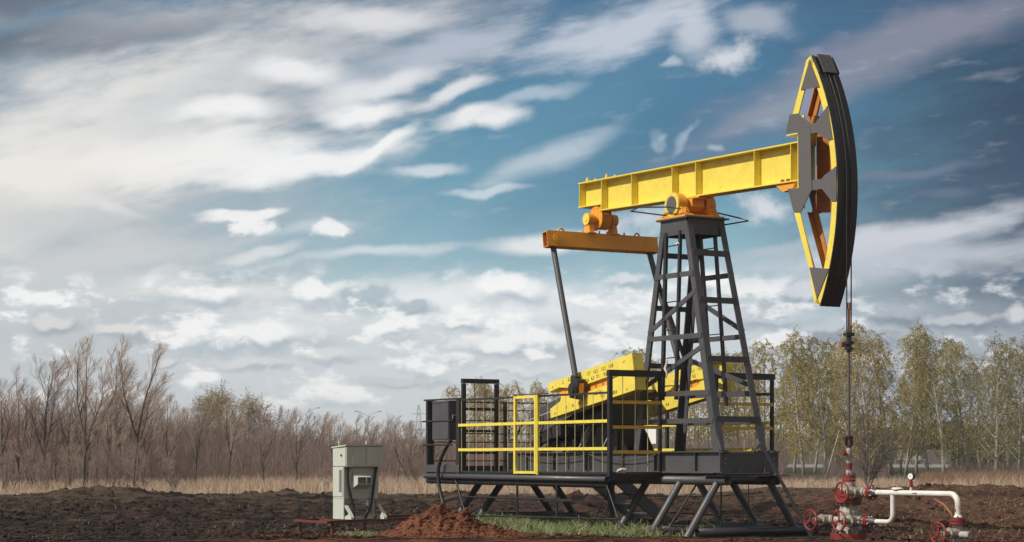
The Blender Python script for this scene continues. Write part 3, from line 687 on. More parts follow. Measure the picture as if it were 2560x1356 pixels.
# deck edges
m = MB(); m.hollow((-6.70, -1.62, 0.955), (-0.22, -1.62, 0.935), 0.052, 0.008); m.build('edge_pipe', DRK, PF)
m = MB(); m.hollow((-6.72, -1.54, 0.86), (-0.25, -1.54, 0.84), 0.055, 0.008); m.build('edge_pipe', BLK, PF)
m = MB(); m.hollow((-6.7, 1.86, 0.95), (-0.2, 1.86, 0.95), 0.052, 0.008); m.build('edge_pipe', BLK, PF)
m = MB(); m.b2((-6.68, -1.60, 1.005), (-0.12, -0.62, 1.03)); m.b2((-6.68, 0.62, 1.005), (-0.12, 1.86, 1.03)); m.b2((-6.68, -0.615, 1.005), (-5.4, 0.615, 1.03)); m.build('deck_plate', BLK, PF)
m = MB()
for a in np.arange(-6.6, -0.1, 0.72): m.bar((a, -1.56, 0.96), (a, 1.84, 0.96), 0.05, 0.08)
m.b2((-0.19, -1.60, 0.92), (-0.13, -0.60, 1.004)); m.b2((-0.19, 0.60, 0.92), (-0.13, 1.88, 1.004)); m.b2((1.2, -0.66, 0.998), (1.8, -0.50, 1.012)); m.b2((1.5, 0.2, 0.998), (1.9, 0.62, 1.012))
m.build('deck_beams', BLK, PF)
m = MB(); m.b2((-6.69, -1.635, 1.035), (-5.33, -1.622, 1.175)); m.build('toe_board', DRK, PF)
m = MB(); m.b2((-6.72, -1.6, 1.035), (-6.705, 1.8, 1.15)); m.build('toe_board', BLK, PF)
for p, q, r_ in (((-5.386, -1.6, 0.57), (-1.335, -1.6, 0.568), 0.016), ((-2.206, -1.66, 0.539), (-0.124, -1.66, 0.558), 0.014), ((-5.28, -1.6, 0.212), (0.08, -1.6, 0.27), 0.018)):
    m = MB(); m.tube(p, q, r_, 10); m.build('lower_rail', BLK, PF)
for p, q, r_ in (((-3.256, -1.58, 0.86), (-3.256, -1.58, 0.03), 0.022), ((-1.889, -1.58, 0.86), (-1.889, -1.58, 0.02), 0.024), ((-5.544, -1.6, 0.92), (-5.05, -1.6, 0.1), 0.02), ((-0.3, -1.58, 0.86), (0.20, -1.58, 0.05), 0.018), ((-0.3, -1.5, 0.85), (-0.9, -1.5, 0.1), 0.012)):
    m = MB(); m.tube(p, q, r_, 8); m.build('prop', BLK, PF)
m = MB(); m.bar((-3.9, 0.9, 0.9), (-3.9, 0.9, 0.03), 0.10, 0.10); m.build('prop', BLK, PF)
m = MB()
for y0, y1, z0 in ((-0.5, 0.5, 0.62), (0.7, 0.7, 0.3)): m.path(sag((-3.2, 0.6, 0.64), (1.2, 0.62, 0.72), 0.07), 0.009, 6)
m.tube((-2.0, 0.95, 0.30), (1.4, 0.95, 0.26), 0.012, 8); m.tube((0.55, -0.3, 0.86), (0.55, -0.9, 0.1), 0.016, 8); m.tube((0.7, 0.1, 0.86), (0.7, 0.1, 0.1), 0.014, 8); m.tube((1.6, 0.0, 0.86), (1.6, 0.0, 0.12), 0.008, 6)
m.build('tie_rods', BLK, PF)
m = MB(); m.tube((1.82, 0.08, 1.55), (2.02, 0.98, 0.0), 0.028, 10); m.tube((1.70, 0.05, 1.42), (1.82, 0.08, 1.55), 0.02, 8); m.build('prop', DRK, PF)
# far-side stair
m = MB()
for a in (-6.15, -5.15): m.bar((a, 1.86, 0.92), (a, 3.1, Hs(*W(a, 3.1).xy) - 0.02), 0.05, 0.24)
STR = m.build('stair', DRK, PF)
for k_ in range(4):
    f = (k_ + 0.6) / 4.4; m = MB(); m.b2((-6.12, 1.86 + 1.24 * f - 0.11, 0.88 - 0.88 * f), (-5.18, 1.86 + 1.24 * f + 0.11, 0.905 - 0.88 * f)); m.build('tread', GALV, STR)

# ------------------------------------------------------------------ railings
def railing(base, label, group='guard railings round the platform'):
    return thing('guard_railing', base, label, 'railing', group)
def part(name, mat, parent, base, fn):
    m = MB(base); fn(m); return m.build(name, mat, parent)
def rods(parent, base, pts, z0, z1, mat=RODM, r_=0.0058):
    for (a, b) in pts: part('rod', mat, parent, base, lambda m: m.tube((a, b, z0), (a, b, z1), r_, 6))
DZ = 1.03
# long front railing
b = -1.60; base = (-5.35, b, DZ)
RA = railing(base, 'long front railing with two yellow rails, beside the yellow gate')
part('post', BLK, RA, base, lambda m: m.b2((-5.385, b - 0.03, 0.96), (-5.325, b + 0.03, 2.42)))
part('top_rail', BLK, RA, base, lambda m: (m.b2((-5.32, b - 0.02, 2.395), (-3.28, b + 0.02, 2.43)), m.b2((-2.43, b - 0.02, 2.395), (-0.21, b + 0.02, 2.43))))
part('bottom_rail', BLK, RA, base, lambda m: (m.b2((-5.32, b - 0.02, 1.032), (-3.28, b + 0.02, 1.06)), m.b2((-2.43, b - 0.02, 1.032), (-0.21, b + 0.02, 1.06))))
for z in (1.905, 1.435):
    part('yellow_rail', YELRAIL, RA, base, lambda m: m.b2((-5.36, b - 0.034, z), (-3.27, b - 0.022, z + 0.052)))
    part('yellow_rail', YELRAIL, RA, base, lambda m: m.b2((-2.44, b - 0.034, z), (-0.20, b - 0.022, z + 0.052)))
rods(RA, base, [(a, b - 0.008) for a in (-5.28, -4.99, -4.71, -4.43, -4.15, -3.86, -3.54)] + [(a, b - 0.008) for a in (-2.15, -1.84, -1.55, -1.25, -0.97, -0.67, -0.38)], 1.06, 2.395)
# gate
base = (-2.85, b, DZ)
GT = thing('gate', base, 'narrow bright yellow gate in the middle of the front railing', 'gate')
part('gate_frame', YELRAIL, GT, base, lambda m: (m.b2((-3.265, b - 0.055, 1.015), (-3.205, b - 0.005, 2.43)), m.b2((-2.545, b - 0.055, 1.015), (-2.485, b - 0.005, 2.43)), m.b2((-3.204, b - 0.053, 2.38), (-2.546, b - 0.007, 2.428)), m.b2((-3.204, b - 0.053, 1.02), (-2.546, b - 0.007, 1.065))))
for z in (1.91, 1.44): part('yellow_rail', YELRAIL, GT, base, lambda m: m.b2((-3.204, b - 0.052, z), (-2.546, b - 0.04, z + 0.05)))
rods(GT, base, [(a, b - 0.03) for a in (-3.04, -2.87, -2.70)], 1.066, 2.379)
part('hinge_post', YELRAIL, GT, base, lambda m: m.b2((-2.475, b - 0.05, 1.0), (-2.435, b + 0.0, 2.44)))
part('gate_cap', RUSTR, GT, base, lambda m: m.b2((-3.26, b - 0.06, 2.442), (-2.1, b - 0.02, 2.46)))
# left bay with the control box
base = (-6.0, b, DZ)
RB = railing(base, 'short black railing at the left end holding the black control box')
for a in (-6.63, -5.42): part('post', BLK, RB, base, lambda m: m.b2((a - 0.035, b - 0.03, 0.96), (a + 0.035, b + 0.03, 2.42)))
part('top_rail', BLK, RB, base, lambda m: m.b2((-6.72, b - 0.05, 2.425), (-5.33, b + 0.03, 2.455)))
for z in (2.02, 1.56): part('rail', GALV if z > 9 else BLK, RB, base, lambda m: m.tube((-6.68, b - 0.10, z), (-5.46, b - 0.10, z), 0.016, 8))
# control box
base = (-5.95, -1.68, 1.65)
CB = thing('control_box', base, 'black upright steel control box on the left end of the railing', 'control box')
part('box_body', DRK, CB, base, lambda m: m.b2((-6.29, -1.69, 1.65), (-5.62, -1.49, 2.41)))
part('door_panel', DRK, CB, base, lambda m: (m.b2((-6.27, -1.70, 1.67), (-5.965, -1.69, 2.37)), m.b2((-5.955, -1.702, 1.67), (-5.64, -1.69, 2.37)), m.b2((-6.27, -1.712, 2.374), (-5.63, -1.69, 2.385))))
part('latch', GALV, CB, base, lambda m: (m.b2((-5.619, -1.62, 2.12), (-5.60, -1.52, 2.14)), m.b2((-5.619, -1.62, 2.06), (-5.60, -1.605, 2.119))))
# cable from the box
pts = [(-5.60, -1.66, 1.66), (-5.72, -1.70, 1.50), (-5.85, -1.73, 1.32), (-5.93, -1.75, 1.12), (-5.95, -1.75, 0.95), (-5.90, -1.75, 0.75), (-5.80, -1.75, 0.52), (-5.64, -1.76, 0.32), (-5.47, -1.78, 0.15), (-5.40, -1.80, 0.04)]
base = (-5.47, -1.78, 0.1)
CA = MB(base); CA.path(pts, 0.036, 12); o = CA.build('power_cable', RUB); o.location = MW @ Vector(base); o.rotation_euler = (0, 0, YAW)
tag(o, 'thick black cable hanging from the control box to the ground', 'cable')
# tall end panel at the left
a = -5.35; base = (a, -1.2, DZ)
RC = railing(base, 'tall narrow black railing panel standing behind the control box')
for b_ in (-1.56, -0.83): part('post', BLK, RC, base, lambda m: m.b2((a - 0.03 + 0.07, b_ - 0.04, 1.03), (a + 0.03 + 0.07, b_ + 0.04, 2.73)))
part('top_rail', BLK, RC, base, lambda m: m.b2((a + 0.03, -1.60, 2.735), (a + 0.11, -0.79, 2.82)))
for z in (2.22, 1.80, 1.38): part('rail', BLK, RC, base, lambda m: m.b2((a + 0.05, -1.518, z), (a + 0.08, -0.872, z + 0.045)))
rods(RC, base, [(a + 0.04, -1.30), (a + 0.04, -1.07)], 1.03, 2.734, BLK)
# tall panel at the crank side
def tall(b0, b1, label, inner, n):
    a = -0.16; base = (a, (b0 + b1) / 2, DZ); X = railing(base, label)
    part('post', BLK, X, base, lambda m: m.b2((a - 0.035, b0 - 0.035, 0.98), (a + 0.035, b0 + 0.035, 2.69)))
    part('post', BLK, X, base, lambda m: m.b2((a - 0.03, b1 - 0.025, 1.0), (a + 0.03, b1 + 0.025, 2.69)))
    part('top_rail', BLK, X, base, lambda m: m.b2((a - 0.04, b0 - 0.04, 2.692), (a + 0.04, b1 + (0.12 if b0 < 0 else 0.04), 2.80)))
    part('bottom_rail', BLK, X, base, lambda m: m.b2((a - 0.02, b0 + 0.04, 1.035), (a + 0.02, b1 - 0.03, 1.06)))
    for z in (2.225, 1.80, 1.375): part('yellow_rail', YELSHD, X, base, lambda m: m.b2((a + 0.022, b0 + 0.036, z), (a + 0.034, b1 - 0.0, z + 0.055)))
    if inner: part('rail', BLK, X, base, lambda m: m.b2((a - 0.02, b0 + 0.036, 2.41), (a + 0.02, b1 - 0.026, 2.46)))
    rods(X, base, [(a + 0.005, b0 + (b1 - b0) * (i + 1) / (n + 1)) for i in range(n)], 1.06, 2.69, RODM, 0.0062)
    return X
tall(-1.60, -0.57, 'tall black railing panel with shade-coloured yellow rails in front of the gearbox', False, 3)
tall(0.62, 1.86, 'tall black railing panel with shade-coloured yellow rails behind the tower, towards the birches', True, 7)
# far side and rear rails
b = 1.86; base = (-3.4, b, DZ)
RD = railing(base, 'far-side railing with yellow rails seen behind the cranks')
for a in (-6.63, -5.0, -3.4, -1.8): part('post', BLK, RD, base, lambda m: m.b2((a - 0.03, b - 0.03, 0.98), (a + 0.03, b + 0.03, 2.42)))
part('top_rail', BLK, RD, base, lambda m: m.b2((-6.63, b - 0.02, 2.422), (-0.2, b + 0.02, 2.45)))
for z in (1.905, 1.435): part('yellow_rail', YELRAIL, RD, base, lambda m: m.b2((-6.6, b - 0.046, z), (-0.21, b - 0.034, z + 0.05)))
rods(RD, base, [(-6.4 + 0.31 * i, b - 0.008) for i in range(20)], 1.03, 2.42)
a = -6.65; base = (a, 0.2, DZ)
RE = railing(base, 'low black rear railing of many thin bars behind the left panel')
for b_ in (-1.5, 0.17, 1.86): part('post', BLK, RE, base, lambda m: m.tube((a, b_, 0.98), (a, b_, 2.40), 0.042, 10))
part('top_rail', BLK, RE, base, lambda m: m.b2((a - 0.02, -1.6, 2.402), (a + 0.02, 1.86, 2.43)))
for z in (2.26, 2.05, 1.79, 1.62, 1.25): part('rail', BLK, RE, base, lambda m: m.tube((a + 0.045, -1.55, z), (a + 0.045, 1.86, z), 0.013, 6))
# boards and cloths
def lb(name, base, mat, label, cat, fn):
    m = MB(base); fn(m); o = m.build(name, mat); o.location = MW @ Vector(base); o.rotation_euler = (0, 0, YAW); return tag(o, label, cat)
SGB = (-3.85, 1.79, 1.55)
lb('sign_board', SGB, SIGNW, 'blank white board hung on the far-side railing', 'board', lambda m: m.box((-3.85, 1.79, 1.74), (0.36, 0.008, 0.32)))
lb('barrier_plank', (-3.4, 1.79, 1.33), RED, 'thin red plank low on the far-side railing under the white board', 'plank', lambda m: m.box((-3.2, 1.79, 1.33), (0.9, 0.02, 0.07)))
lb('sign_board', (-0.11, 1.5, 1.75), SIGNG, 'grey blank board on the tall railing behind the right tower leg', 'board', lambda m: m.box((-0.115, 1.56, 1.78), (0.008, 0.2, 0.27)))
def lump(m, c, s, sd):
    rr = random.Random(sd); k = 14
    vs = []; 
    for i in range(k):
        for j in range(k):
            t = math.pi * (i + 0.0) / (k - 1); p = 2 * math.pi * j / k
            q = 1 + 0.35 * math.sin(3 * p + sd) * math.sin(2 * t) + 0.2 * rr.uniform(-1, 1)
            vs.append((c[0] + s[0] * q * math.sin(t) * math.cos(p), c[1] + s[1] * q * math.sin(t) * math.sin(p), c[2] + s[2] * (math.cos(t) * q + 0.2)))
    m.add(vs, [(i * k + j, (i + 1) * k + j, (i + 1) * k + (j + 1) % k, i * k + (j + 1) % k) for i in range(k - 1) for j in range(k)], True)
lb('rag', (-0.13, -1.40, 1.07), CLOTH, 'crumpled whitish rag lying on the platform edge by the tall panel', 'rag', lambda m: lump(m, (-0.10, -1.40, 1.075), (0.06, 0.10, 0.04), 3))
def ropeknot(m):
    m.path([(-0.10, 0.72, 2.70), (-0.07, 0.75, 2.60), (-0.08, 0.74, 2.50), (-0.06, 0.77, 2.40), (-0.07, 0.80, 2.33), (-0.06, 0.86, 2.36), (-0.07, 0.88, 2.28)], [0.02, 0.03, 0.022, 0.034, 0.03, 0.02, 0.01], 8)
lb('rope', (-0.08, 0.75, 2.3), CLOTH, 'knotted white rope hanging from the tall far railing', 'rope', ropeknot)
TAG1 = (0.0, -0.02, 3.0)
lb('rag', (0.20, -0.47, 4.93), CLOTH, 'tiny white rag caught high on the tower ladder', 'rag', lambda m: lump(m, (0.17, -0.42, 4.97), (0.05, 0.03, 0.022), 5))
def tie(m): m.path([(0.02, -0.55, 3.02), (0.03, -0.56, 2.92), (0.0, -0.57, 2.84), (0.04, -0.56, 2.76), (0.02, -0.56, 2.66)], [0.008, 0.02, 0.03, 0.02, 0.006], 7)
lb('rag', (0.02, -0.56, 2.7), CLOTH, 'twisted white rag tied to the lower tower brace', 'rag', tie)

# ================================================================== CABINET AND BENCH
ZC = 0.285
CBN = thing('electrical_cabinet', (-1.85, -5.55, ZC), 'pale grey electrical cabinet with fan hood standing on the red bench', 'cabinet')
base = (-1.85, -5.55, ZC)
b0, b1 = -5.87, -5.22; aF, aB = -1.69, -2.09
def cab_body(m):
    m.b2((aB, b0, 0.62), (aF, b1, 1.149)); m.b2((aB, b0 - 0.0, 1.15), (aF + 0.11, b1 + 0.03, 1.495))
part('cabinet_body', CAB, CBN, base, cab_body).modifiers.new('b', 'BEVEL').width = 0.006
part('lid', CAB, CBN, base, lambda m: m.add([(aF + 0.13, b0 - 0.025, 1.50), (aF + 0.13, b1 + 0.05, 1.505), (aB - 0.02, b1 + 0.05, 1.475), (aB - 0.02, b0 - 0.025, 1.465), (aF + 0.13, b0 - 0.025, 1.52), (aF + 0.13, b1 + 0.05, 1.53), (aB - 0.02, b1 + 0.05, 1.50), (aB - 0.02, b0 - 0.025, 1.488)],
     [(3, 2, 1, 0), (4, 5, 6, 7), (0, 1, 5, 4), (1, 2, 6, 5), (2, 3, 7, 6), (3, 0, 4, 7)]))
for bb in (b0 + 0.06, b1 - 0.08): part('lifting_eye', CAB, CBN, base, lambda m: m.torus((aB + 0.1, bb, 1.545), (0.5, 1, 0), 0.034, 0.011))
for (l0, l1) in ((b0 + 0.11, b0 + 0.33), (b0 + 0.37, b0 + 0.58)): part('door', CAB, CBN, base, lambda m: m.b2((aF + 0.112, l0, 1.17), (aF + 0.122, l1, 1.475)))
part('side_door', CAB, CBN, base, lambda m: (m.b2((aB + 0.02, b0 - 0.012, 0.66), (aF - 0.015, b0 - 0.002, 1.14)), m.b2((aB + 0.02, b0 - 0.012, 1.165), (aF + 0.095, b0 - 0.002, 1.465))))
part('lock', BLK, CBN, base, lambda m: m.tube((aF - 0.05, b0 - 0.013, 1.345), (aF - 0.05, b0 - 0.03, 1.345), 0.018, 10))
part('vent_grille', CABD, CBN, base, lambda m: [m.b2((aF - 0.14, b0 - 0.020, 0.74 + 0.0155 * i), (aF - 0.05, b0 - 0.0125, 0.748 + 0.0155 * i)) for i in range(24)])
def hood(m):
    h0, h1, z0, z1 = b0 + 0.15, b0 + 0.43, 0.785, 1.06
    f0, f1, y0, y1 = b0 + 0.17, b0 + 0.42, 0.87, 0.98; A0, A1 = aF + 0.001, aF + 0.19
    B_ = [(A0, h0, z0), (A0, h1, z0), (A0, h1, z1), (A0, h0, z1)]; F_ = [(A1, f0, y0), (A1, f1, y0), (A1, f1, y1), (A1, f0, y1)]
    for i in range(4):
        j = (i + 1) % 4; m.add([B_[i], B_[j], F_[j], F_[i]], [(0, 1, 2, 3)])
    for p, q in ((F_[0], F_[1]), (F_[1], F_[2]), (F_[2], F_[3]), (F_[3], F_[0])): m.bar(p, q, 0.012, 0.012)
    m.bar(((F_[0][0]), f0 + 0.155, y0), (F_[0][0], f0 + 0.155, y1), 0.012, 0.03)
HO = part('fan_hood', CAB, CBN, base, hood)
part('fan_grille', CABD, HO, (0, 0, 0), lambda m: (m.b2((aF + 0.150 - base[0], b0 + 0.18 - base[1], 0.868 - base[2]), (aF + 0.158 - base[0], b0 + 0.41 - base[1], 0.985 - base[2]))))
HO_parts = [m_ for m_ in ()]
def legs(m):
    m.b2((aB, b0, ZC), (aF, b0 + 0.02, 0.619)); m.b2((aB, b1 - 0.02, ZC), (aB + 0.12, b1, 0.619)); m.b2((aF - 0.06, b1 - 0.10, ZC), (aF, b1 - 0.085, 0.619)); m.b2((aB, b0 + 0.021, 0.44), (aB + 0.02, b1 - 0.021, 0.50))
    for bb in (b0 + 0.021, b1 - 0.02):
        m.prism([(aF - 0.05, ZC), (aF + 0.24, ZC), (aF + 0.24, ZC + 0.03), (aF + 0.20, ZC + 0.08), (aF, 0.52), (aF - 0.05, 0.52), (aF - 0.05, 0.50), (aF - 0.01, 0.49), (aF + 0.15, ZC + 0.09), (aF - 0.05, ZC + 0.025)], bb, bb + 0.055)
    m.b2((aF - 0.06, b0 + 0.08, ZC), (aF - 0.0, b1 - 0.11, ZC + 0.05))
part('stand', CAB, CBN, base, legs)
for pts in ([(aF + 0.03, b0 + 0.06, 1.15), (aF + 0.03, b0 + 0.06, 1.0), (aF + 0.03, b0 + 0.07, 0.86), (aF + 0.035, b0 + 0.11, 0.68), (aF + 0.04, b0 + 0.16, 0.50), (aF + 0.04, b0 + 0.17, 0.30), (aF + 0.05, b0 + 0.17, 0.29)],
            [(aF + 0.03, b1 - 0.06, 1.15), (aF + 0.04, b1 - 0.09, 1.0), (aF + 0.05, b1 - 0.12, 0.80), (aF + 0.05, b1 - 0.15, 0.60), (aF + 0.05, b1 - 0.20, 0.42), (aF + 0.05, b1 - 0.28, 0.30)]):
    part('cable', RUB, CBN, base, lambda m: m.path(pts, 0.022, 10))
part('conduit', CAB, CBN, base, lambda m: m.path([(aF + 0.012, b0 + 0.155, 1.13), (aF + 0.012, b0 + 0.11, 1.08), (aF + 0.012, b0 + 0.11, 0.94), (aF + 0.012, b0 + 0.155, 0.93)], 0.008, 6))
# bench
base = (-2.25, -5.2, 0.0)
BN = thing('steel_bench', base, 'low rusty red steel bench frame carrying the grey cabinet', 'steel frame')
zb_ = lambda b_: 0.268 + 0.022 * (b_ + 6.17)
for a in (-1.62, -2.86):
    part('long_beam', RUSTR, BN, base, lambda m: m.bar((a, -6.17, zb_(-6.17) - 0.022), (a, -3.9, zb_(-3.9) - 0.022), 0.06, 0.044))
for bb in (-6.20, -5.75, -5.30, -3.9):
    part('short_beam', RUSTR, BN, base, lambda m: m.bar((-2.9, bb, zb_(bb) - 0.026), (-1.58, bb, zb_(bb) - 0.026), 0.05, 0.04))
for a, bb in ((-1.62, -6.1), (-2.86, -6.12), (-2.86, -4.9), (-1.62, -4.75), (-1.62, -3.95), (-2.86, -3.95)):
    p = W(a, bb); part('leg', RUSTR, BN, base, lambda m: m.bar((a, bb, Hs(p.x, p.y) - 0.06), (a, bb, zb_(bb) - 0.045), 0.06, 0.06))

# ================================================================== WELLHEAD
WA = AR
WH = thing('wellhead', (WA, 0, 0), 'red and white wellhead valve tree under the horse head with two front handwheels', 'wellhead')
base = (WA, 0, 0); BA = Vector(base)
def wp(name, mat, fn, parent=None):
    m = MB(base if parent is None else base); fn(m); return m.build(name, mat, parent or WH)
A = WA
wp('base_flange', RED, lambda m: (m.tube((A, 0, -0.05), (A, 0, 0.125), 0.29, 32)))
wp('base_bolts', GREYST, lambda m: m.bolts((A, 0, 0.15), (0, 0, 1), 0.25, 14, 0.024, 0.09))
wp('casing_head', DIRTYW, lambda m: (m.cone((A, 0, 0.125), (A, 0, 0.30), 0.22, 0.17, 26), m.tube((A, 0, 0.30), (A, 0, 0.46), 0.17, 26), m.cone((A, 0, 0.46), (A, 0, 0.60), 0.16, 0.12, 26)))
wp('spool_flange', RED, lambda m: (m.tube((A, 0, 0.605), (A, 0, 0.685), 0.205, 32), m.tube((A, 0, 0.70), (A, 0, 0.80), 0.20, 32)))
wp('spool_bolts', GREYST, lambda m: m.bolts((A, 0, 0.595), (0, 0, 1), 0.175, 12, 0.02, 0.06))
wp('cross_block', DIRTYW, lambda m: (m.tube((A, 0, 0.80), (A, 0, 0.92), 0.10, 22), m.box((A, 0, 0.76), (0.2, 0.2, 0.16))))
wp('upper_flange', RED, lambda m: (m.tube((A, 0, 0.925), (A, 0, 0.968), 0.105, 26), m.tube((A, 0, 0.976), (A, 0, 1.03), 0.103, 26)))
wp('upper_bolts', GREYST, lambda m: m.bolts((A, 0, 1.045), (0, 0, 1), 0.085, 8, 0.014, 0.05))
wp('neck', DIRTYW, lambda m: (m.cone((A, 0, 1.03), (A, 0, 1.12), 0.06, 0.045, 18), m.tube((A, 0, 1.22), (A, 0, 1.40), 0.042, 18), m.cone((A, 0, 1.40), (A, 0, 1.46), 0.046, 0.035, 18), m.tube((A - 0.02, -0.0, 1.375), (A - 0.03, -0.085, 1.375), 0.028, 14)))
wp('union_nut', RED, lambda m: (m.tube((A, 0, 1.12), (A, 0, 1.215), 0.05, 12), m.tube((A, -0.085, 1.375), (A, -0.125, 1.375), 0.04, 16)))
wp('stuffing_box', BLK, lambda m: (m.tube((A, 0, 1.46), (A, 0, 1.50), 0.04, 16), m.box((A - 0.035, -0.02, 1.56), (0.022, 0.05, 0.14)), m.box((A + 0.035, 0.02, 1.56), (0.022, 0.05, 0.14)), m.tube((A, 0, 1.61), (A, 0, 1.645), 0.045, 16)))
wp('packing', RED, lambda m: m.tube((A, 0, 1.505), (A, 0, 1.60), 0.022, 12))
def wheel(parent, c, off):
    c = Vector(c)
    m = MB(off); m.torus(c, (0, 1, 0), 0.155, 0.0135, 40, 10); 
    m.tube(c + Vector((0, -0.02, 0)), c + Vector((0, 0.02, 0)), 0.025, 14)
    for k_ in range(3):
        t = math.pi / 2 + 2 * math.pi * k_ / 3; d = Vector((math.cos(t), 0, math.sin(t)))
        m.bar(c + d * 0.02, c + d * 0.15, 0.028, 0.010, (0, 1, 0))
    return m.build('handwheel', RED, parent)
def valve(parent, off, a, z, r_=0.05, sgn=1, wheel_b=-0.36):
    """a gate valve: body on the a-axis line, bonnet and stem toward -b"""
    m = MB(off); m.cone((a - sgn * 0.02, 0, z), (a + sgn * 0.19, 0, z), 0.062, 0.07, 20)
    m.tube((a + sgn * 0.06, 0.05, z), (a + sgn * 0.06, -0.13, z), 0.078, 22); m.tube((a + sgn * 0.06, -0.135, z), (a + sgn * 0.06, -0.16, z), 0.09, 22); m.cone((a + sgn * 0.06, -0.16, z), (a + sgn * 0.06, -0.29, z), 0.055, 0.042, 20)
    m.tube((a + sgn * 0.06, -0.29, z), (a + sgn * 0.06, wheel_b, z), 0.014, 10)
    body = m.build('valve_body', DIRTYW, parent)
    wheel(body, (a + sgn * 0.06, wheel_b, z), off)
    m = MB(off); m.tube((a - sgn * 0.04, 0, z), (a - sgn * 0.075, 0, z), 0.092, 24); m.build('valve_flange', RED, body)
    return body
ZU, ZL = 0.768, 0.325
off = base
v1 = valve(WH, off, A + 0.20, ZU)
v2 = valve(WH, off, A + 0.13, ZL)
v3 = valve(WH, off, A - 0.56, ZL)
def pipes(m):
    m.tube((A + 0.1, 0, ZU), (A + 0.17, 0, ZU), 0.06, 18); m.tube((A + 0.05, 0, ZL), (A + 0.12, 0, ZL), 0.062, 18); m.tube((A - 0.38, 0, ZL), (A - 0.1, 0, ZL), 0.055, 18); m.tube((A - 0.74, 0, ZL), (A - 0.58, 0, ZL), 0.05, 16)
    m.tube((A + 0.3, 0, ZL), (A + 0.42, 0, ZL), 0.05, 16); m.tube((A + 0.38, 0, ZU), (A + 0.50, 0, ZU), 0.055, 16)
wp('side_outlets', DIRTYW, pipes)
for z in (ZU, ZL):
    r_ = 0.112 if z > 0.5 else 0.097; f_ = A + (0.50 if z > 0.5 else 0.42)
    wp('outlet_flange', RED, lambda m: (m.tube((f_, 0, z), (f_ + 0.033, 0, z), r_, 28), m.tube((f_ + 0.041, 0, z), (f_ + 0.076, 0, z), r_, 28)))
    wp('flange_bolts', GALV, lambda m: m.bolts((f_ + 0.04, 0, z), (1, 0, 0), r_ - 0.022, 8, 0.013, 0.14, 0.3))
wp('flange_face', GREYST, lambda m: m.cone((A + 0.577, 0, ZU), (A + 0.66, 0, ZU), 0.085, 0.045, 24))
wp('pin_handle', RUSTROD, lambda m: (m.tube((A + 0.52, 0, 0.87), (A + 0.52, 0, 0.94), 0.014, 8), m.tube((A - 0.44, 0.05, 0.38), (A - 0.38, 0.08, 0.49), 0.012, 8)))

FL = thing('flow_line', (A + 1.5, 0, 0), 'white painted flow pipe running right from the wellhead with an elbow down', 'pipe')
offf = (A + 1.5, 0, 0)
AE = A + 2.44
zq = lambda a_: 0.79 - 0.0 * (a_ - A)
def elbow(p0, c_dir1, c_dir2, r_, n=10):
    """quarter bend starting at p0 heading d1 and leaving along d2"""
    p0 = Vector(p0); d1, d2 = Vector(c_dir1), Vector(c_dir2); out = []
    for i in range(n + 1):
        t = math.pi / 2 * i / n; out.append(p0 + d1 * r_ * math.sin(t) + d2 * r_ * (1 - math.cos(t)))
    return out
m = MB(offf); pts = [(A + 0.61, 0, ZU), (A + 1.4, 0, ZU)] + elbow((AE - 0.15, 0, ZU), (1, 0, 0), (0, 0, -1), 0.15) + [(AE, 0, 0.56), (AE, 0, 0.47)]
m.path(pts, 0.0435, 20); m.torus((AE, 0, 0.60), (0, 0, 1), 0.043, 0.005); m.cone((AE, 0, 0.47), (AE, 0, 0.43), 0.045, 0.072, 18); MAINP = m.build('main_pipe', WHT, FL)
AV = A + 1.02
m = MB(offf); pts = [(A + 0.62, 0, ZL), (A + 0.78, 0, ZL)] + elbow((AV - 0.12, 0, ZL), (1, 0, 0), (0, 0, 1), 0.12) + [(AV, 0, 0.6), (AV, 0, 0.735)]
m.path(pts, 0.037, 18); m.torus((AV, 0, 0.47), (0, 0, 1), 0.036, 0.005); m.build('bypass_pipe', WHT, FL)
m = MB(offf); m.cone((A + 0.497, 0, ZL), (A + 0.64, 0, ZL), 0.072, 0.04, 18); m.build('reducer', GREYST, FL)
q_ = A + 1.50; w_ = ZU - 0.003
m = MB(offf); m.prism([(q_, w_), (q_ + 0.07, w_), (q_ + 0.07, w_ - 0.010), (q_ + 0.11, w_ + 0.004), (q_ + 0.07, w_ + 0.018), (q_ + 0.07, w_ + 0.008), (q_, w_ + 0.008)], -0.0465, -0.043); m.prism([(AE - 0.008, 0.56), (AE + 0.008, 0.56), (AE + 0.008, 0.53), (AE + 0.014, 0.53), (AE, 0.50), (AE - 0.014, 0.53), (AE - 0.008, 0.53)], -0.0465, -0.043); m.build('flow_arrow', RED, FL)
AG = A + 1.43
m = MB(offf); m.tube((AG, 0, 0.80), (AG, 0, 0.862), 0.02, 12); m.build('gauge_stub', WHT, FL)
m = MB(offf); m.tube((AG, 0, 0.862), (AG, 0, 0.955), 0.026, 12); m.build('gauge_valve', RED, FL)
gd = Vector((0.25, -1, 0)).normalized()
m = MB(offf); c = Vector((AG, 0, 1.022)); m.tube(c - gd * 0.03, c + gd * 0.018, 0.056, 24); m.tube((AG, 0, 0.955), (AG, 0, 0.98), 0.014, 10); m.torus(c + gd * 0.02, gd, 0.052, 0.006); GA = m.build('pressure_gauge', BLK, FL)
m = MB(offf); m.tube(c + gd * 0.018, c + gd * 0.021, 0.047, 24); m.build('dial', DIAL, GA)
m = MB(offf); m.bar(c + gd * 0.0225 + Vector((0, 0, -0.01)), c + gd * 0.0225 + Vector((-0.015, 0, 0.035)), 0.005, 0.002, gd); m.build('needle', INK, GA)
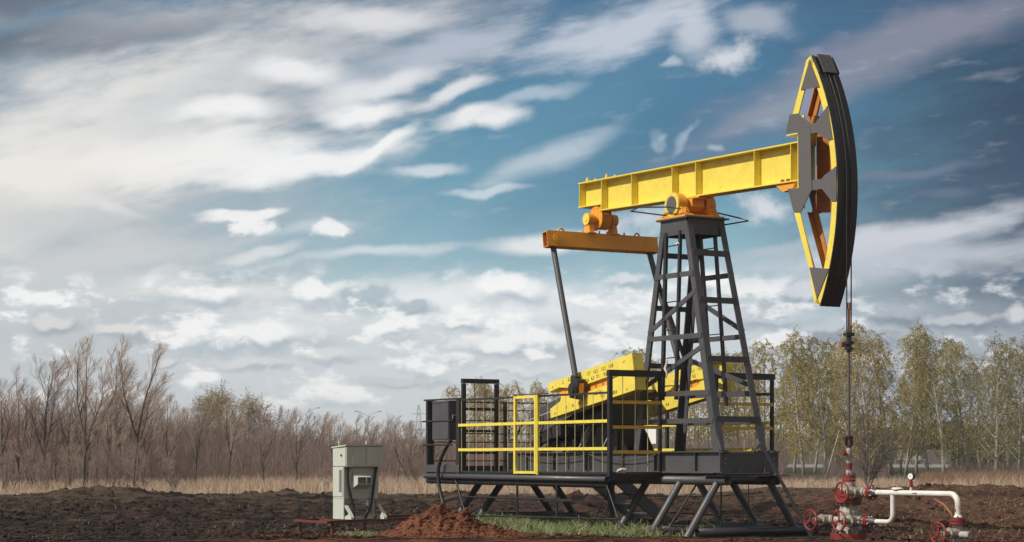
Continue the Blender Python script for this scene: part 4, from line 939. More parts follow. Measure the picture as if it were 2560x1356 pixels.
m = MB((A + 1.12, 0, 0.82)); lump(m, (A + 1.12, 0.0, 0.824), (0.12, 0.05, 0.022), 9); o = m.build('rag', CLOTH); o.location = MW @ Vector((A + 1.12, 0, 0.82)); o.rotation_euler = (0, 0, YAW); tag(o, 'dirty whitish rag lying on top of the white flow pipe', 'rag')
# end valve on the right
EV = thing('gate_valve', (AE, 0, 0), 'single red-wheeled valve under the elbow at the right edge', 'valve')
offv = (AE, 0, 0)
m = MB(offv); m.tube((AE, 0, 0.378), (AE, 0, 0.418), 0.122, 28); m.tube((AE, 0, 0.418), (AE, 0, 0.432), 0.06, 28); m.tube((AE, 0, 0.328), (AE, 0, 0.368), 0.122, 28); m.build('valve_flange', RED, EV)
m = MB(offv); m.bolts((AE, 0, 0.38), (0, 0, 1), 0.1, 8, 0.014, 0.14); m.build('flange_bolts', GREYST, EV)
zv = 0.20
m = MB(offv); m.tube((AE, 0, -0.12), (AE, 0, 0.328), 0.062, 20); m.tube((AE, 0.16, zv), (AE, -0.16, zv), 0.07, 20); m.tube((AE, -0.165, zv), (AE, -0.19, zv), 0.085, 20); m.cone((AE, -0.19, zv), (AE, -0.30, zv), 0.055, 0.042, 18); m.tube((AE, -0.30, zv), (AE, -0.38, zv), 0.013, 10); m.cone((AE + 0.05, 0, zv - 0.02), (AE + 0.26, 0, zv - 0.02), 0.055, 0.05, 18); EB = m.build('valve_body', DIRTYW, EV)
wheel(EB, (AE, -0.38, zv), offv)
m = MB((A + 1.7, 0.45, 0)); m.path([(A + 1.55, 0.35, 0.68), (A + 1.68, 0.42, 0.60), (A + 1.82, 0.45, 0.46), (A + 1.86, 0.46, 0.30), (A + 1.87, 0.46, 0.0)], [0.016, 0.02, 0.018, 0.02, 0.02], 8)
o = m.build('iron_stake', RUSTROD); o.location = MW @ Vector((A + 1.7, 0.45, 0)); o.rotation_euler = (0, 0, YAW); tag(o, 'bent rusty iron stake leaning in the soil behind the flow pipe', 'stake')

# ================================================================== VEGETATION
def bark(name, c1, c2, scale=6, white=False):
    m, N, L, P = nmat(name); t = NT(m.node_tree); tc_ = N.new('ShaderNodeTexCoord')
    n1 = t.noise(t.mapping(tc_.outputs['Object'], scale=(1, 1, 0.35 if white else 2.5)), scale, 5, 0.65)
    c = t.mix(t.sst(n1, 0.5 if white else 0.35, 0.62 if white else 0.7), c1, c2)
    if white:
        sp = N.new('ShaderNodeSeparateXYZ'); L.new(tc_.outputs['Object'], sp.inputs[0])
        c = t.mix(t.sst(sp.outputs[2], 1.6, 0.0), c, (0.10, 0.085, 0.075))
    L.new(c, P.inputs['Base Color']); P.inputs['Roughness'].default_value = 0.85; P.inputs['Specular IOR Level'].default_value = 0.2
    return m
def foliage(name, c1, c2, c3):
    m, N, L, P = nmat(name); t = NT(m.node_tree); tc_ = N.new('ShaderNodeTexCoord'); geo = N.new('ShaderNodeNewGeometry'); oi = N.new('ShaderNodeObjectInfo')
    n1 = t.noise(geo.outputs['Position'], 0.9, 4, 0.6)
    c = t.mix(t.sst(n1, 0.35, 0.65), c1, c2); c = t.mix(t.m('MULTIPLY', oi.outputs['Random'], 0.6), c, c3)
    c = t.mix(t.m('MULTIPLY', geo.outputs['Random Per Island'], 0.4), c, c2)
    L.new(c, P.inputs['Base Color']); P.inputs['Roughness'].default_value = 0.8; P.inputs['Specular IOR Level'].default_value = 0.15
    tr = N.new('ShaderNodeBsdfTranslucent'); L.new(c, tr.inputs[0]); ms = N.new('ShaderNodeMixShader'); ms.inputs[0].default_value = 0.35
    out = N['Material Output']; L.new(P.outputs[0], ms.inputs[1]); L.new(tr.outputs[0], ms.inputs[2]); L.new(ms.outputs[0], out.inputs[0])
    return m
BARK = bark('grey_brown_bark', (0.06, 0.05, 0.045), (0.115, 0.095, 0.085))
TWIG = foliage('bare_twigs', (0.30, 0.22, 0.195), (0.40, 0.31, 0.27), (0.28, 0.225, 0.205))
TWIGP = foliage('pale_twigs', (0.42, 0.34, 0.28), (0.52, 0.44, 0.36), (0.40, 0.31, 0.25))
BIRCH = bark('birch_bark', (0.38, 0.36, 0.31), (0.10, 0.09, 0.08), 9, True)
BIRTW = foliage('birch_twigs', (0.20, 0.165, 0.12), (0.30, 0.26, 0.20), (0.24, 0.19, 0.13))
LEAFY = foliage('spring_birch_leaf', (0.36, 0.32, 0.085), (0.50, 0.42, 0.14), (0.44, 0.31, 0.095))
LEAFG = foliage('olive_leaf', (0.19, 0.19, 0.055), (0.29, 0.265, 0.085), (0.24, 0.20, 0.07))
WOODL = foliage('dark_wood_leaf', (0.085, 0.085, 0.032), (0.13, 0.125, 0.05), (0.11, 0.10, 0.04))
STRAW = foliage('dry_grass_blade', (0.42, 0.315, 0.225), (0.58, 0.47, 0.36), (0.46, 0.34, 0.24))
GRASS = foliage('green_grass_blade', (0.14, 0.20, 0.075), (0.36, 0.40, 0.21), (0.40, 0.38, 0.20))

def rnd_perp(r, d):
    v = r.normal(size=3); v -= d * v.dot(d); return v / (np.linalg.norm(v) + 1e-9)
def branch(r, p, d, l, r0, r1, n, wig, trop):
    """a wandering tapered branch; trop = (x, y, z) pull on its direction"""
    pts = [np.array(p)]; d = np.array(d, float); rad = [r0]
    for i in range(n):
        d = d + r.normal(size=3) * wig + np.array(trop) / n; d /= np.linalg.norm(d)
        pts.append(pts[-1] + d * l / n); rad.append(r0 + (r1 - r0) * (i + 1) / n)
    return pts, rad
def tubes(brs, sides):
    V = []; F = []; o = 0
    ang = [2 * math.pi * k / sides for k in range(sides)]
    for pts, rad in brs:
        n = len(pts)
        for i in range(n):
            d = pts[min(i + 1, n - 1)] - pts[max(i - 1, 0)]; d = d / (np.linalg.norm(d) + 1e-9)
            x = np.cross(d, (0.3, 0.9, 0.1) if abs(d[1]) < 0.8 else (1, 0, 0)); x /= np.linalg.norm(x); y = np.cross(d, x)
            for a in ang: V.append(pts[i] + (x * math.cos(a) + y * math.sin(a)) * rad[i])
        for i in range(n - 1):
            for k in range(sides): F.append((o + i * sides + k, o + i * sides + (k + 1) % sides, o + (i + 1) * sides + (k + 1) % sides, o + (i + 1) * sides + k))
        o += n * sides
    return np.array(V), np.array(F)
def strips(brs, w0, w1, r):
    """fine twigs as thin ribbons turned at random"""
    V = []; F = []; o = 0
    for pts, rad in brs:
        n = len(pts); d = pts[-1] - pts[0]; d = d / (np.linalg.norm(d) + 1e-9); x = rnd_perp(r, d)
        for i in range(n):
            w_ = w0 + (w1 - w0) * i / (n - 1); V.append(pts[i] - x * w_ / 2); V.append(pts[i] + x * w_ / 2)
        for i in range(n - 1): F.append((o + 2 * i, o + 2 * i + 1, o + 2 * i + 3, o + 2 * i + 2))
        o += 2 * n
    return np.array(V), np.array(F)
def at(pts, f):
    n = len(pts) - 1; i = min(int(f * n), n - 1); t_ = f * n - i
    d = pts[i + 1] - pts[i]; return pts[i] * (1 - t_) + pts[i + 1] * t_, d / np.linalg.norm(d)

def bare_tree(seed, h, spread=0.45, nb=20, nsub=7, ntw=6, stems=1, wind=0.0, base=0.22, r0=0.07, tw=0.016, ang=0.75, fork=0):
    r = np.random.RandomState(seed); trunk = []; tws = []
    for s in range(stems):
        sp_ = 0.05 if stems == 1 else 0.12 if stems == 2 else 0.28; d0 = np.array([r.normal() * sp_, r.normal() * sp_, 1.0]); d0 /= np.linalg.norm(d0)
        hh = h * (1 if s == 0 else r.uniform(0.6, 0.95))
        T_ = branch(r, (r.normal() * 0.05 * stems, r.normal() * 0.05 * stems, -0.1), d0, hh, r0 * hh / h, r0 * 0.12, 9, 0.045, (wind * 0.5, 0, 0.15)); trunk.append(T_)
        LD = [(T_, base, 0.97, nb)]
        if fork:   # the trunk splits low down into rising leaders
            LD = [(T_, base, 0.97, nb // 2)]
            for q in range(fork):
                p, d = at(T_[0], r.uniform(0.2, 0.42)); a = 2 * math.pi * (q + r.rand() * 0.6) / fork; dd = d + np.array([math.cos(a), math.sin(a) * 0.7, 0.0]) * r.uniform(0.35, 0.6); dd /= np.linalg.norm(dd)
                Q = branch(r, p, dd, hh * r.uniform(0.48, 0.66), r0 * 0.55, r0 * 0.1, 8, 0.06, (wind * 0.6, 0, 0.45)); trunk.append(Q); LD.append((Q, 0.15, 0.97, nb // 2))
        for (TT_, fb, b, nbb) in [(t_, f_, q, n_) for (t_, f_, g_, n_) in LD for q in range(n_)]:
            f = fb + (0.97 - fb) * (b + r.rand()) / nbb; p, d = at(TT_[0], f)
            a = r.rand() * 2 * math.pi; out = np.array([math.cos(a), math.sin(a), 0.0])
            bl = hh * spread * 0.55 * (0.30 + 0.70 * math.sin(math.pi * min(1.0, (1.03 - f) * 1.2))) * r.uniform(0.5, 1.2) + 0.2
            dd = d * (1.0 - 0.25 * ang) + out * ang; dd /= np.linalg.norm(dd)
            B_ = branch(r, p, dd, bl, r0 * 0.36 * (1.1 - f), r0 * 0.07, 5, 0.09, (wind, 0, 0.55)); trunk.append(B_)
            for q in range(nsub):
                f2 = 0.15 + 0.83 * (q + r.rand()) / nsub; p2, d2 = at(B_[0], f2)
                dd2 = d2 + rnd_perp(r, d2) * 0.75 + np.array([wind * 0.5, 0, 0.2]); dd2 /= np.linalg.norm(dd2)
                l2 = bl * 0.5 * (1.15 - f2) * r.uniform(0.6, 1.2) + 0.12
                S_ = branch(r, p2, dd2, l2, 0.01, 0.004, 4, 0.10, (wind, 0, 0.4)); tws.append(S_)
                for k in range(ntw):
                    p3, d3 = at(S_[0], 0.1 + 0.88 * (k + r.rand()) / ntw); dd3 = d3 + rnd_perp(r, d3) * 0.7 + np.array([wind * 0.6, 0, 0.2]); dd3 /= np.linalg.norm(dd3)
                    tws.append(branch(r, p3, dd3, l2 * 0.55 * r.uniform(0.5, 1.2) + 0.08, 0, 0, 2, 0.12, (wind, 0, 0.3)))
    return trunk, tws, r
def leaf_quads(r, centers, s0, s1):
    k = len(centers); c = np.array(centers)
    u = r.normal(size=(k, 3)); u /= np.linalg.norm(u, axis=1)[:, None]; v = np.cross(u, r.normal(size=(k, 3))); v /= np.linalg.norm(v, axis=1)[:, None]
    s = r.uniform(s0, s1, k)[:, None]
    V = np.stack([c - u * s * 0.5, c + v * s * 0.32, c + u * s * 0.5, c - v * s * 0.32], 1).reshape(-1, 3)
    return V, np.arange(k * 4).reshape(k, 4)
def make_bare(name, seed, twigmat, **kw):
    trunk, tws, r = bare_tree(seed, **kw)
    V, F = tubes(trunk, 5); mt = poly_mesh('trunk', V, F, BARK, True)
    w_ = kw.get('tw', 0.016); V, F = strips(tws, w_, w_ * 0.5, r); mc = poly_mesh('crown', V, F, twigmat)
    return [('trunk', mt), ('crown', mc)]
def birch(seed, h, spread=0.27, nb=26, drop=1.0, leaves=3, leafmat=None, lean=0.0, forks=1, base=0.16, ls=(0.07, 0.145)):
    r = np.random.RandomState(seed); wood = []; tws = []; lv = []
    for s in range(forks):
        d0 = np.array([lean + r.normal() * 0.05 + (0.12 * (-1) ** s if forks > 1 else 0), r.normal() * 0.06, 1.0]); d0 /= np.linalg.norm(d0)
        hh = h * (1 if s == 0 else 0.88)
        T_ = branch(r, (s * 0.15, 0, -0.2), d0, hh, 0.014 * hh, 0.012, 12, 0.035, (0, 0, 0.12)); wood.append(T_)
        for b in range(nb):
            f = base + (0.98 - base) * ((b + r.rand()) / nb); p, d = at(T_[0], f)
            a = r.rand() * 2 * math.pi; out = np.array([math.cos(a), math.sin(a), 0.0])
            prof = math.sin(min(1.0, (1.05 - f) / 0.75) * math.pi * 0.62) 
            bl = hh * spread * prof * r.uniform(0.6, 1.2) + 0.4
            dd = d * 0.75 + out * 0.75; dd /= np.linalg.norm(dd)
            B_ = branch(r, p, dd, bl, 0.0055 * hh * (1.15 - f) * 0.75, 0.008, 6, 0.10, (0, 0, 0.35)); wood.append(B_)
            nsub = 9
            for q in range(nsub):
                f2 = 0.2 + 0.8 * (q + r.rand()) / nsub; p2, d2 = at(B_[0], f2)
                dd2 = d2 * 0.6 + rnd_perp(r, d2) * 0.8; dd2 /= np.linalg.norm(dd2)
                l2 = r.uniform(0.5, 1.25) * (0.5 + 0.04 * hh)
                S_ = branch(r, p2, dd2, l2, 0, 0, 5, 0.10, (0, 0, -1.2 * drop)); tws.append(S_)
                for k in range(3):
                    p3, d3 = at(S_[0], 0.25 + 0.7 * r.rand()); dd3 = d3 + rnd_perp(r, d3) * 0.7; dd3 /= np.linalg.norm(dd3)
                    Q = branch(r, p3, dd3, r.uniform(0.3, 0.8), 0, 0, 3, 0.08, (0, 0, -1.6 * drop)); tws.append(Q)
                    for j in range(leaves):
                        lv.append(at(Q[0], r.rand())[0] + r.normal(size=3) * 0.05)
                for j in range(leaves): lv.append(at(S_[0], r.rand())[0] + r.normal(size=3) * 0.06)
    return wood, tws, lv, r, ls
def make_birch(seed, leafmat, trunkmat=None, **kw):
    wood, tws, lv, r, ls = birch(seed, **kw)
    V, F = tubes(wood, 5); mt = poly_mesh('trunk', V, F, trunkmat or BIRCH, True)
    V, F = strips(tws, 0.020, 0.012, r); mw = poly_mesh('twigs', V, F, BIRTW)
    V, F = leaf_quads(r, lv, *ls); ml = poly_mesh('crown', V, F, leafmat)
    return [('trunk', mt), ('twigs', mw), ('crown', ml)]
def plant(name, proto, x, y, label, cat, group=None, rz=0.0, sc=1.0, sz=None):
    o = world_thing(name, (x, y, Hs(x, y) if y < 160 else 0.0), label, cat, group, rz); o.scale = (sc, sc, sz or sc)
    for nm, me in proto:
        c = bpy.data.objects.new(nm, me); COL.objects.link(c); c.parent = o
    return o
def px(u, y): return (u - 1280) / 5200 * y
vr = random.Random(5)

# --- bare trees on the left
BT = [make_bare('bare', 21 + i, TWIG if i % 3 else TWIGP, h=5.0, spread=sp, nb=nb, nsub=7, ntw=7, tw=0.010, fork=(3, 2, 3, 2, 3)[i], wind=wd, base=bs, r0=0.07, ang=an) for i, (sp, nb, wd, bs, an) in enumerate(((0.50, 22, 0.18, 0.26, 0.6), (0.44, 20, 0.25, 0.28, 0.55), (0.50, 20, 0.10, 0.22, 0.7), (0.34, 22, 0.30, 0.3, 0.5), (0.50, 22, 0.15, 0.2, 0.65)))]
BB = [make_bare('bush', 61 + i, TWIG, h=2.9, spread=0.5, nb=9, nsub=7, ntw=5, stems=4, wind=0.1, base=0.12, r0=0.032, ang=0.6, tw=0.013) for i in range(5)]
def height_at(vtop, y): return (1150 - vtop) / 5200 * y + 1.27
for u, vt, y, k, lab in ((205, 876, 88, 0, 'tallest bare tree on the left, with a broad brown crown and forked dark trunk'),
                         (335, 868, 90, 3, 'slim tall bare tree with a narrow wind-bent crown, right of the broadest bare tree'),
                         (112, 928, 90, 4, 'broad bare tree with dense brown twigs, left of the tallest bare tree'),
                         (285, 905, 95, 1, 'bare tree with pale wind-swept twigs between the tallest tree and the slim one'),
                         (45, 950, 90, 1, 'second bare tree from the left edge, with pale upright twigs'),
                         (8, 965, 88, 2, 'bare tree cut by the left edge of the view')):
    plant('bare_tree', BT[k], px(u, y), y, lab, 'tree', None, vr.uniform(0, 6.28) if k == 2 else vr.uniform(-0.4, 0.4), height_at(vt, y) / 5.0)
for i in range(54):
    u = -20 + 1130 * (i + vr.random()) / 54; y = vr.uniform(93, 118) if u < 380 else vr.uniform(100, 110) if i % 4 == 0 else vr.uniform(116, 136)
    prof = np.interp(u, [0, 80, 150, 380, 430, 520, 600, 700, 800, 900, 1000, 1120], [1025, 1015, 1000, 995, 1010, 1012, 1010, 1035, 1050, 1050, 1062, 1070])
    vt = prof + vr.uniform(-14, 30)
    plant('bare_sapling', BT[i % 5], px(u, y), y, 'thin bare brown sapling in the brush along the left field edge', 'tree', 'bare saplings along the left field edge', vr.uniform(-0.7, 0.7), height_at(vt, y) / 5.0)
for i in range(46):
    u = -30 + 1160 * (i + vr.random()) / 46; y = vr.uniform(80, 96) if u < 380 else vr.uniform(110, 130)
    plant('bare_bush', BB[i % 5], px(u, y), y, 'low bare reddish-brown bush at the foot of the left brush', 'bush', 'bare bushes at the foot of the left brush', vr.uniform(0, 6.28), vr.uniform(0.5, 0.95))
for u, y, sc_, lab in ((440, 80, 0.62, 'small isolated bare bush standing in the dry grass at the soil edge'), (810, 84, 0.42, 'tiny bare bush in the dry grass left of the cabinet'), (1040, 92, 1.05, 'dark bare shrub in the dry grass just left of the platform')):
    plant('bare_bush', BB[2], px(u, y), y, lab, 'bush', None, vr.uniform(0, 6.28), sc_)
# green-tipped trees among the brush
GT_ = [make_birch(301 + i, LEAFG if i else LEAFY, BARK, h=5.0, spread=0.30, nb=22, drop=0.2, leaves=2, base=0.35, ls=(0.06, 0.12)) for i in range(2)]
for u, vt, y, lab in ((492, 985, 122, 'green-tipped tree rising above the brush, the leftmost with leaves'), (562, 992, 128, 'broad olive-tipped tree in the brush right of the leftmost leafy tree'), (678, 1003, 125, 'small rounded green tree top above the brush left of the street lamps')):
    plant('leafy_tree', GT_[0 if u > 600 or u < 500 else 1], px(u, y), y, lab, 'tree', None, vr.uniform(0, 6), height_at(vt, y) / 5.0)
# dense thicket behind: uncountable
def thicket(name, label, mat, k, ufn, y0, y1, hfn, w_, seed, wind=0.25):
    r = np.random.RandomState(seed); y = r.uniform(y0, y1, k); u = ufn(r, k); x = (u - 1280) / 5200 * y
    hh = hfn(u, y) * (0.35 + 0.65 * r.rand(k) ** 0.7)
    z0 = np.where(r.rand(k) < 0.45, 0.0, r.rand(k) * 0.65 * hh); l = (hh - z0) * r.uniform(0.4, 1.0, k)
    dx = r.normal(0, 0.28, k) + wind * 0.3; dy = r.normal(0, 0.28, k)
    p0 = np.stack([x, y, z0 + H(x, y) * (y < 150)], 1); p1 = p0 + np.stack([dx * 0.5, dy * 0.5, np.full(k, 0.5)], 1) * l[:, None]
    p2 = p0 + np.stack([dx + r.normal(0, .12, k) + wind * .2, dy, np.full(k, 0.95)], 1) * l[:, None]
    w3 = (w_ * r.uniform(0.5, 1.4, k))[:, None] * np.array([[1.0, 0.25, 0]])
    V = np.stack([p0 - w3, p0 + w3, p1 + w3 * 0.7, p1 - w3 * 0.7, p2 + w3 * 0.3, p2 - w3 * 0.3], 1).reshape(-1, 3)
    b = (np.arange(k) * 6)[:, None]; F = np.concatenate([b + np.array([[0, 1, 2, 3]]), b + np.array([[3, 2, 4, 5]])], 1).reshape(-1, 4)
    o = bpy.data.objects.new(name, poly_mesh(name, V, F, mat)); COL.objects.link(o); return tag(o, label, 'thicket', kind='stuff')
LP = lambda u: np.interp(u, [-60, 80, 150, 380, 430, 520, 600, 700, 800, 900, 1000, 1200, 1400, 1900], [1025, 1015, 1010, 1010, 1022, 1030, 1035, 1055, 1066, 1066, 1078, 1085, 1080, 1070])
thicket('brush_thicket', 'dense bare reddish-brown brush thicket across the left background', TWIG, 52000, lambda r, k: r.uniform(-80, 1950, k), 112, 150, lambda u, y: (1150 - LP(u)) / 5200 * y + 1.27, 0.012, 41)
thicket('undergrowth', 'purple-brown bare undergrowth beneath the birches', TWIG, 11000, lambda r, k: np.where(r.rand(k) < 0.5, r.uniform(1850, 2210, k), r.uniform(1850, 2640, k)), 138, 172, lambda u, y: np.where(((u > 2222) & (u < 2372)) | ((u > 1955) & (u < 2062)), 0.35, 1.6), 0.014, 42)

# --- birch stand on the right
BI = [make_birch(401, LEAFY, h=11.0, spread=0.24, nb=30, leaves=8, base=0.10), make_birch(402, LEAFY, h=11.0, spread=0.20, nb=30, leaves=8, base=0.12), make_birch(403, LEAFG, h=11.0, spread=0.26, nb=30, leaves=8, lean=0.06, base=0.08),
      make_birch(404, LEAFG, h=11.0, spread=0.30, nb=24, leaves=4, forks=2, base=0.10), make_birch(405, LEAFY, h=11.0, spread=0.22, nb=26, leaves=6, lean=-0.07)]
for u, vt, y, k, sz_, lab in ((1908, 852, 148, 0, 1, 'yellow-green birch just right of the tower, partly behind its right leg'), (2008, 856, 145, 1, 1.05, 'birch with a thick grey-white trunk right of the platform end'),
                         (2062, 850, 150, 2, 1, 'slender birch with leaning trunk just left of the polished rod'), (2178, 828, 146, 0, 1.05, 'tall birch with golden crown just right of the polished rod'),
                         (2232, 832, 148, 4, 1, 'birch with a clear white trunk above the white flow pipe, right of the golden birch'), (2318, 824, 150, 1, 1, 'tallest birch in the right half of the stand, narrow crown, right above the pressure gauge'),
                         (2358, 842, 140, 2, 1, 'birch with a pale leaning trunk behind the right half of the white flow pipe'), (2488, 838, 146, 3, 1, 'wide forked birch with pale bare branches near the right edge'),
                         (2545, 850, 150, 3, 1, 'forked birch cut by the right edge of the view'), (2424, 850, 152, 4, 1, 'birch with thin open crown between the narrow birch and the wide forked one')):
    plant('birch_tree', BI[k], px(u, y), y, lab, 'tree', None, vr.uniform(-0.8, 0.8), height_at(vt, y) / 11.0, height_at(vt, y) / 11.0 * sz_)
for i, (u, vt) in enumerate(((1850, 880), (1878, 858), (1940, 872), (1962, 862), (2035, 868), (2090, 858), (2118, 846), (2142, 858), (2205, 845), (2262, 872), (2290, 850), (2338, 858), (2392, 852), (2452, 846), (2520, 846), (2575, 840), (1985, 880), (2075, 880), (2250, 905), (2410, 880), (2470, 870))):
    if i % 4 == 3: continue
    y = vr.uniform(156, 172)
    plant('birch_tree', BI[i % 5], px(u, y), y, 'birch with thin yellow-green spring leaves in the back rows of the stand', 'tree', 'birches in the back rows of the right-hand stand', vr.uniform(0, 6.28), height_at(vt + vr.uniform(-6, 46), y) / 11.0)
for i, (u, vt) in enumerate(((1165, 950), (1205, 975), (1312, 955), (1262, 985), (1350, 985), (1400, 980), (1575, 880), (1540, 905), (1640, 905), (1690, 900), (1735, 905), (1790, 890), (1820, 880), (1480, 945), (1610, 930), (1140, 968), (1188, 958), (1288, 962), (1332, 960))):
    y = vr.uniform(150, 165)
    plant('birch_tree', BI[(i * 2) % 5], px(u, y), y, 'pale yellow-green birch standing behind the platform', 'tree', 'birches behind the platform', vr.uniform(0, 6.28), height_at(vt, y) / 11.0)
# darker wood behind the right-hand birches
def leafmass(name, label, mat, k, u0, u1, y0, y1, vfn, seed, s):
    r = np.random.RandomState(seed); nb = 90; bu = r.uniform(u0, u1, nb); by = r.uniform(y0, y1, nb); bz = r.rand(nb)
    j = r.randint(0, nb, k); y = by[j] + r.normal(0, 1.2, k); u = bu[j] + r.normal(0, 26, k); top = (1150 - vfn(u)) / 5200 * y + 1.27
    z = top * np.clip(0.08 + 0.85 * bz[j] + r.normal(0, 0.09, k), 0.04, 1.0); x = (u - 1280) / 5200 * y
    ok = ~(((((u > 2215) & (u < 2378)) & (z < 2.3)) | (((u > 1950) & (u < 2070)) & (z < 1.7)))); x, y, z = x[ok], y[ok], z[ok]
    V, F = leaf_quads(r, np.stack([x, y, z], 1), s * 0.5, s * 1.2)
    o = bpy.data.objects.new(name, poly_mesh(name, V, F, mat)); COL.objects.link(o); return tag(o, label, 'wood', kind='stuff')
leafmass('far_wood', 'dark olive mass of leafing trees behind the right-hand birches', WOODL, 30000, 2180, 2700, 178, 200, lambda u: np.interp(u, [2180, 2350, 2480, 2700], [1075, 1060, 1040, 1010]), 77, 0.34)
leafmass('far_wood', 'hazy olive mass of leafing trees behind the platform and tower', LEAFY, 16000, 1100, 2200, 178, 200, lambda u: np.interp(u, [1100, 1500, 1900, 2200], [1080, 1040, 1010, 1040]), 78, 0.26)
thicket('far_wood', 'brown hazy line of bare trees beyond the far road', TWIG, 9000, lambda r, k: r.uniform(1850, 2640, k), 450, 500, lambda u, y: 8.5 + 0 * u, 0.07, 43)
# leaning pale pole, dark shrub
y = 128; m = MB(); x0 = px(2062, y); m.cone((x0, y, -0.1), (x0 + 0.95, y + 0.3, 3.1), 0.05, 0.03, 8); o = m.build('dead_tree', BIRCH); tag(o, 'pale dead trunk leaning to the right below the birches, left of the wellhead', 'dead tree')
y = 118; m = MB(); x0 = px(2258, y); m.path([(x0, y, -0.1), (x0 + 0.25, y, 1.0), (x0 + 0.55, y, 2.0), (x0 + 0.75, y, 3.2)], [0.06, 0.05, 0.04, 0.02], 8); o = m.build('dead_tree', BARK); tag(o, 'thin dark leaning trunk below the birches, left of the pressure gauge', 'dead tree')
DS = make_bare('shrub', 88, BARK, h=3.4, spread=0.6, nb=14, nsub=6, ntw=4, stems=4, wind=0.2, base=0.15, r0=0.05, ang=0.9, tw=0.014)
plant('dark_shrub', DS, px(2160, 84), 84, 'dark leafless shrub with crooked branches just behind the wellhead top', 'bush', None, 0.4, 0.95)
# --- grasses
REEDS = foliage('russet_grass_blade', (0.24, 0.15, 0.10), (0.34, 0.23, 0.15), (0.27, 0.17, 0.11))
VERGE = foliage('verge_grass_blade', (0.055, 0.08, 0.028), (0.08, 0.11, 0.04), (0.09, 0.10, 0.04))
def blades(name, label, mat, x, y, h, w_, seed, lean=0.35, cat='grass'):
    r = np.random.RandomState(seed); k = len(x); z = H(x, y) * (1 - ss(150, 300, y)) - 0.01
    a = r.rand(k) * math.pi; dx, dy = np.cos(a), np.sin(a); lx, ly = r.normal(0, lean, k), r.normal(0, lean, k)
    ww = w_ * r.uniform(0.6, 1.4, k)
    p = np.stack([x, y, z], 1); q = np.stack([dx * ww / 2, dy * ww / 2, 0 * ww], 1)
    mid = p + np.stack([lx * h * 0.3, ly * h * 0.3, h * 0.6], 1); tip = p + np.stack([lx * h, ly * h, h * r.uniform(0.85, 1.0, k)], 1)
    V = np.stack([p - q, p + q, mid + q * 0.8, mid - q * 0.8, tip + q * 0.15, tip - q * 0.15], 1).reshape(-1, 3)
    b = (np.arange(k) * 6)[:, None]; F = np.concatenate([b + np.array([[0, 1, 2, 3]]), b + np.array([[3, 2, 4, 5]])], 1).reshape(-1, 4)
    o = bpy.data.objects.new(name, poly_mesh(name, V, F, mat)); COL.objects.link(o); return tag(o, label, cat, kind='stuff')
r = np.random.RandomState(9); k = 60000
y = 66 + 85 * r.rand(k) ** 1.3; x = (r.rand(k) * 2 - 1) * (0.262 * y + 0.5)
edge = 74 + 5 * fbm(x * 0.25, x * 0 + 3.3, 3) * 2 + 6 * ss(5, 14, x)
ok = (y > edge + r.normal(0, 1.5, k)) & ((x < 10) | (y < 116 + r.normal(0, 2, k))); x, y = x[ok], y[ok]
tall = (1 + 0.35 * ((x / y > -0.15) & (x / y < -0.03))) * (1 + 0.8 * np.maximum(fbm(x * 0.15, y * 0.08, 3), -0.2) * 2)
blades('dry_grass', 'band of dry straw-coloured grass between the soil and the trees', STRAW, x, y, (0.14 + 0.34 * r.rand(len(x))) * tall, 0.018, 10)
k = 9000; y = r.uniform(92, 125, k); x = (r.uniform(2300, 2640, k) - 1280) / 5200 * y
blades('tall_grass', 'clump of taller reddish dry grass at the right edge below the birches', REEDS, x, y, 0.4 + 0.7 * r.rand(k) * (0.5 + fbm(x * 0.3, y * 0.2, 3)), 0.02, 12)
k = 15000; y = r.uniform(152, 290, k); x = (r.uniform(1930, 2450, k) - 1280) / 5200 * y
blades('verge_grass', 'green roadside grass seen between the birch trunks', VERGE, x, y, 0.08 + 0.12 * r.rand(k), 0.05, 13)
# fresh grass beneath the platform
k = 17000; a_ = r.uniform(-5.2, 1.0, k); b_ = r.normal(-1.7, 0.95, k)
den = fbm(a_ * 0.9 + 4, b_ * 0.9, 3) + 0.5; ok = (b_ > -3.6) & (b_ < 1.0) & (r.rand(k) < np.clip(den * 2.4 - 0.7, 0.03, 1)) & ((b_ > -2.0) | (a_ > -3.4)); a_, b_ = a_[ok], b_[ok]
c_, s_ = math.cos(YAW), math.sin(YAW); x = OA.x + a_ * c_ - b_ * s_; y = OA.y + a_ * s_ + b_ * c_
gh = (0.05 + 0.17 * r.rand(len(x)) ** 1.3) * (0.6 + 1.6 * np.clip(fbm(a_ * 2.2, b_ * 2.2, 3) + 0.25, 0, 0.8))
blades('green_grass', 'patch of fresh green grass under and in front of the platform', GRASS, x, y, gh, 0.017, 14, 0.6)
k = 500; x = r.normal(px(905, 33.4), 0.16, k); y = r.normal(33.3, 0.35, k)
blades('green_grass', 'small tuft of green grass left of the clay mound', GRASS, x, y, 0.04 + 0.06 * r.rand(k), 0.010, 15, 0.5)
k = 3500; y = r.uniform(33, 60, k); x = (r.rand(k) * 2 - 1) * 0.26 * y; ok = fbm(x * 0.4 + 9, y * 0.3, 3) > 0.08; x, y = x[ok], y[ok]
blades('weeds', 'sparse dry weeds and straws scattered on the dark soil', STRAW, x, y, 0.03 + 0.10 * r.rand(len(x)), 0.008, 16, 0.9, 'weeds')
k = 1500; y = r.uniform(36, 60, k); x = (r.uniform(2180, 2560, k) - 1280) / 5200 * y
blades('weeds', 'small green and yellowish weeds on the brown slope at the right', GRASS, x, y, 0.03 + 0.07 * r.rand(k), 0.012, 17, 0.8, 'weeds')
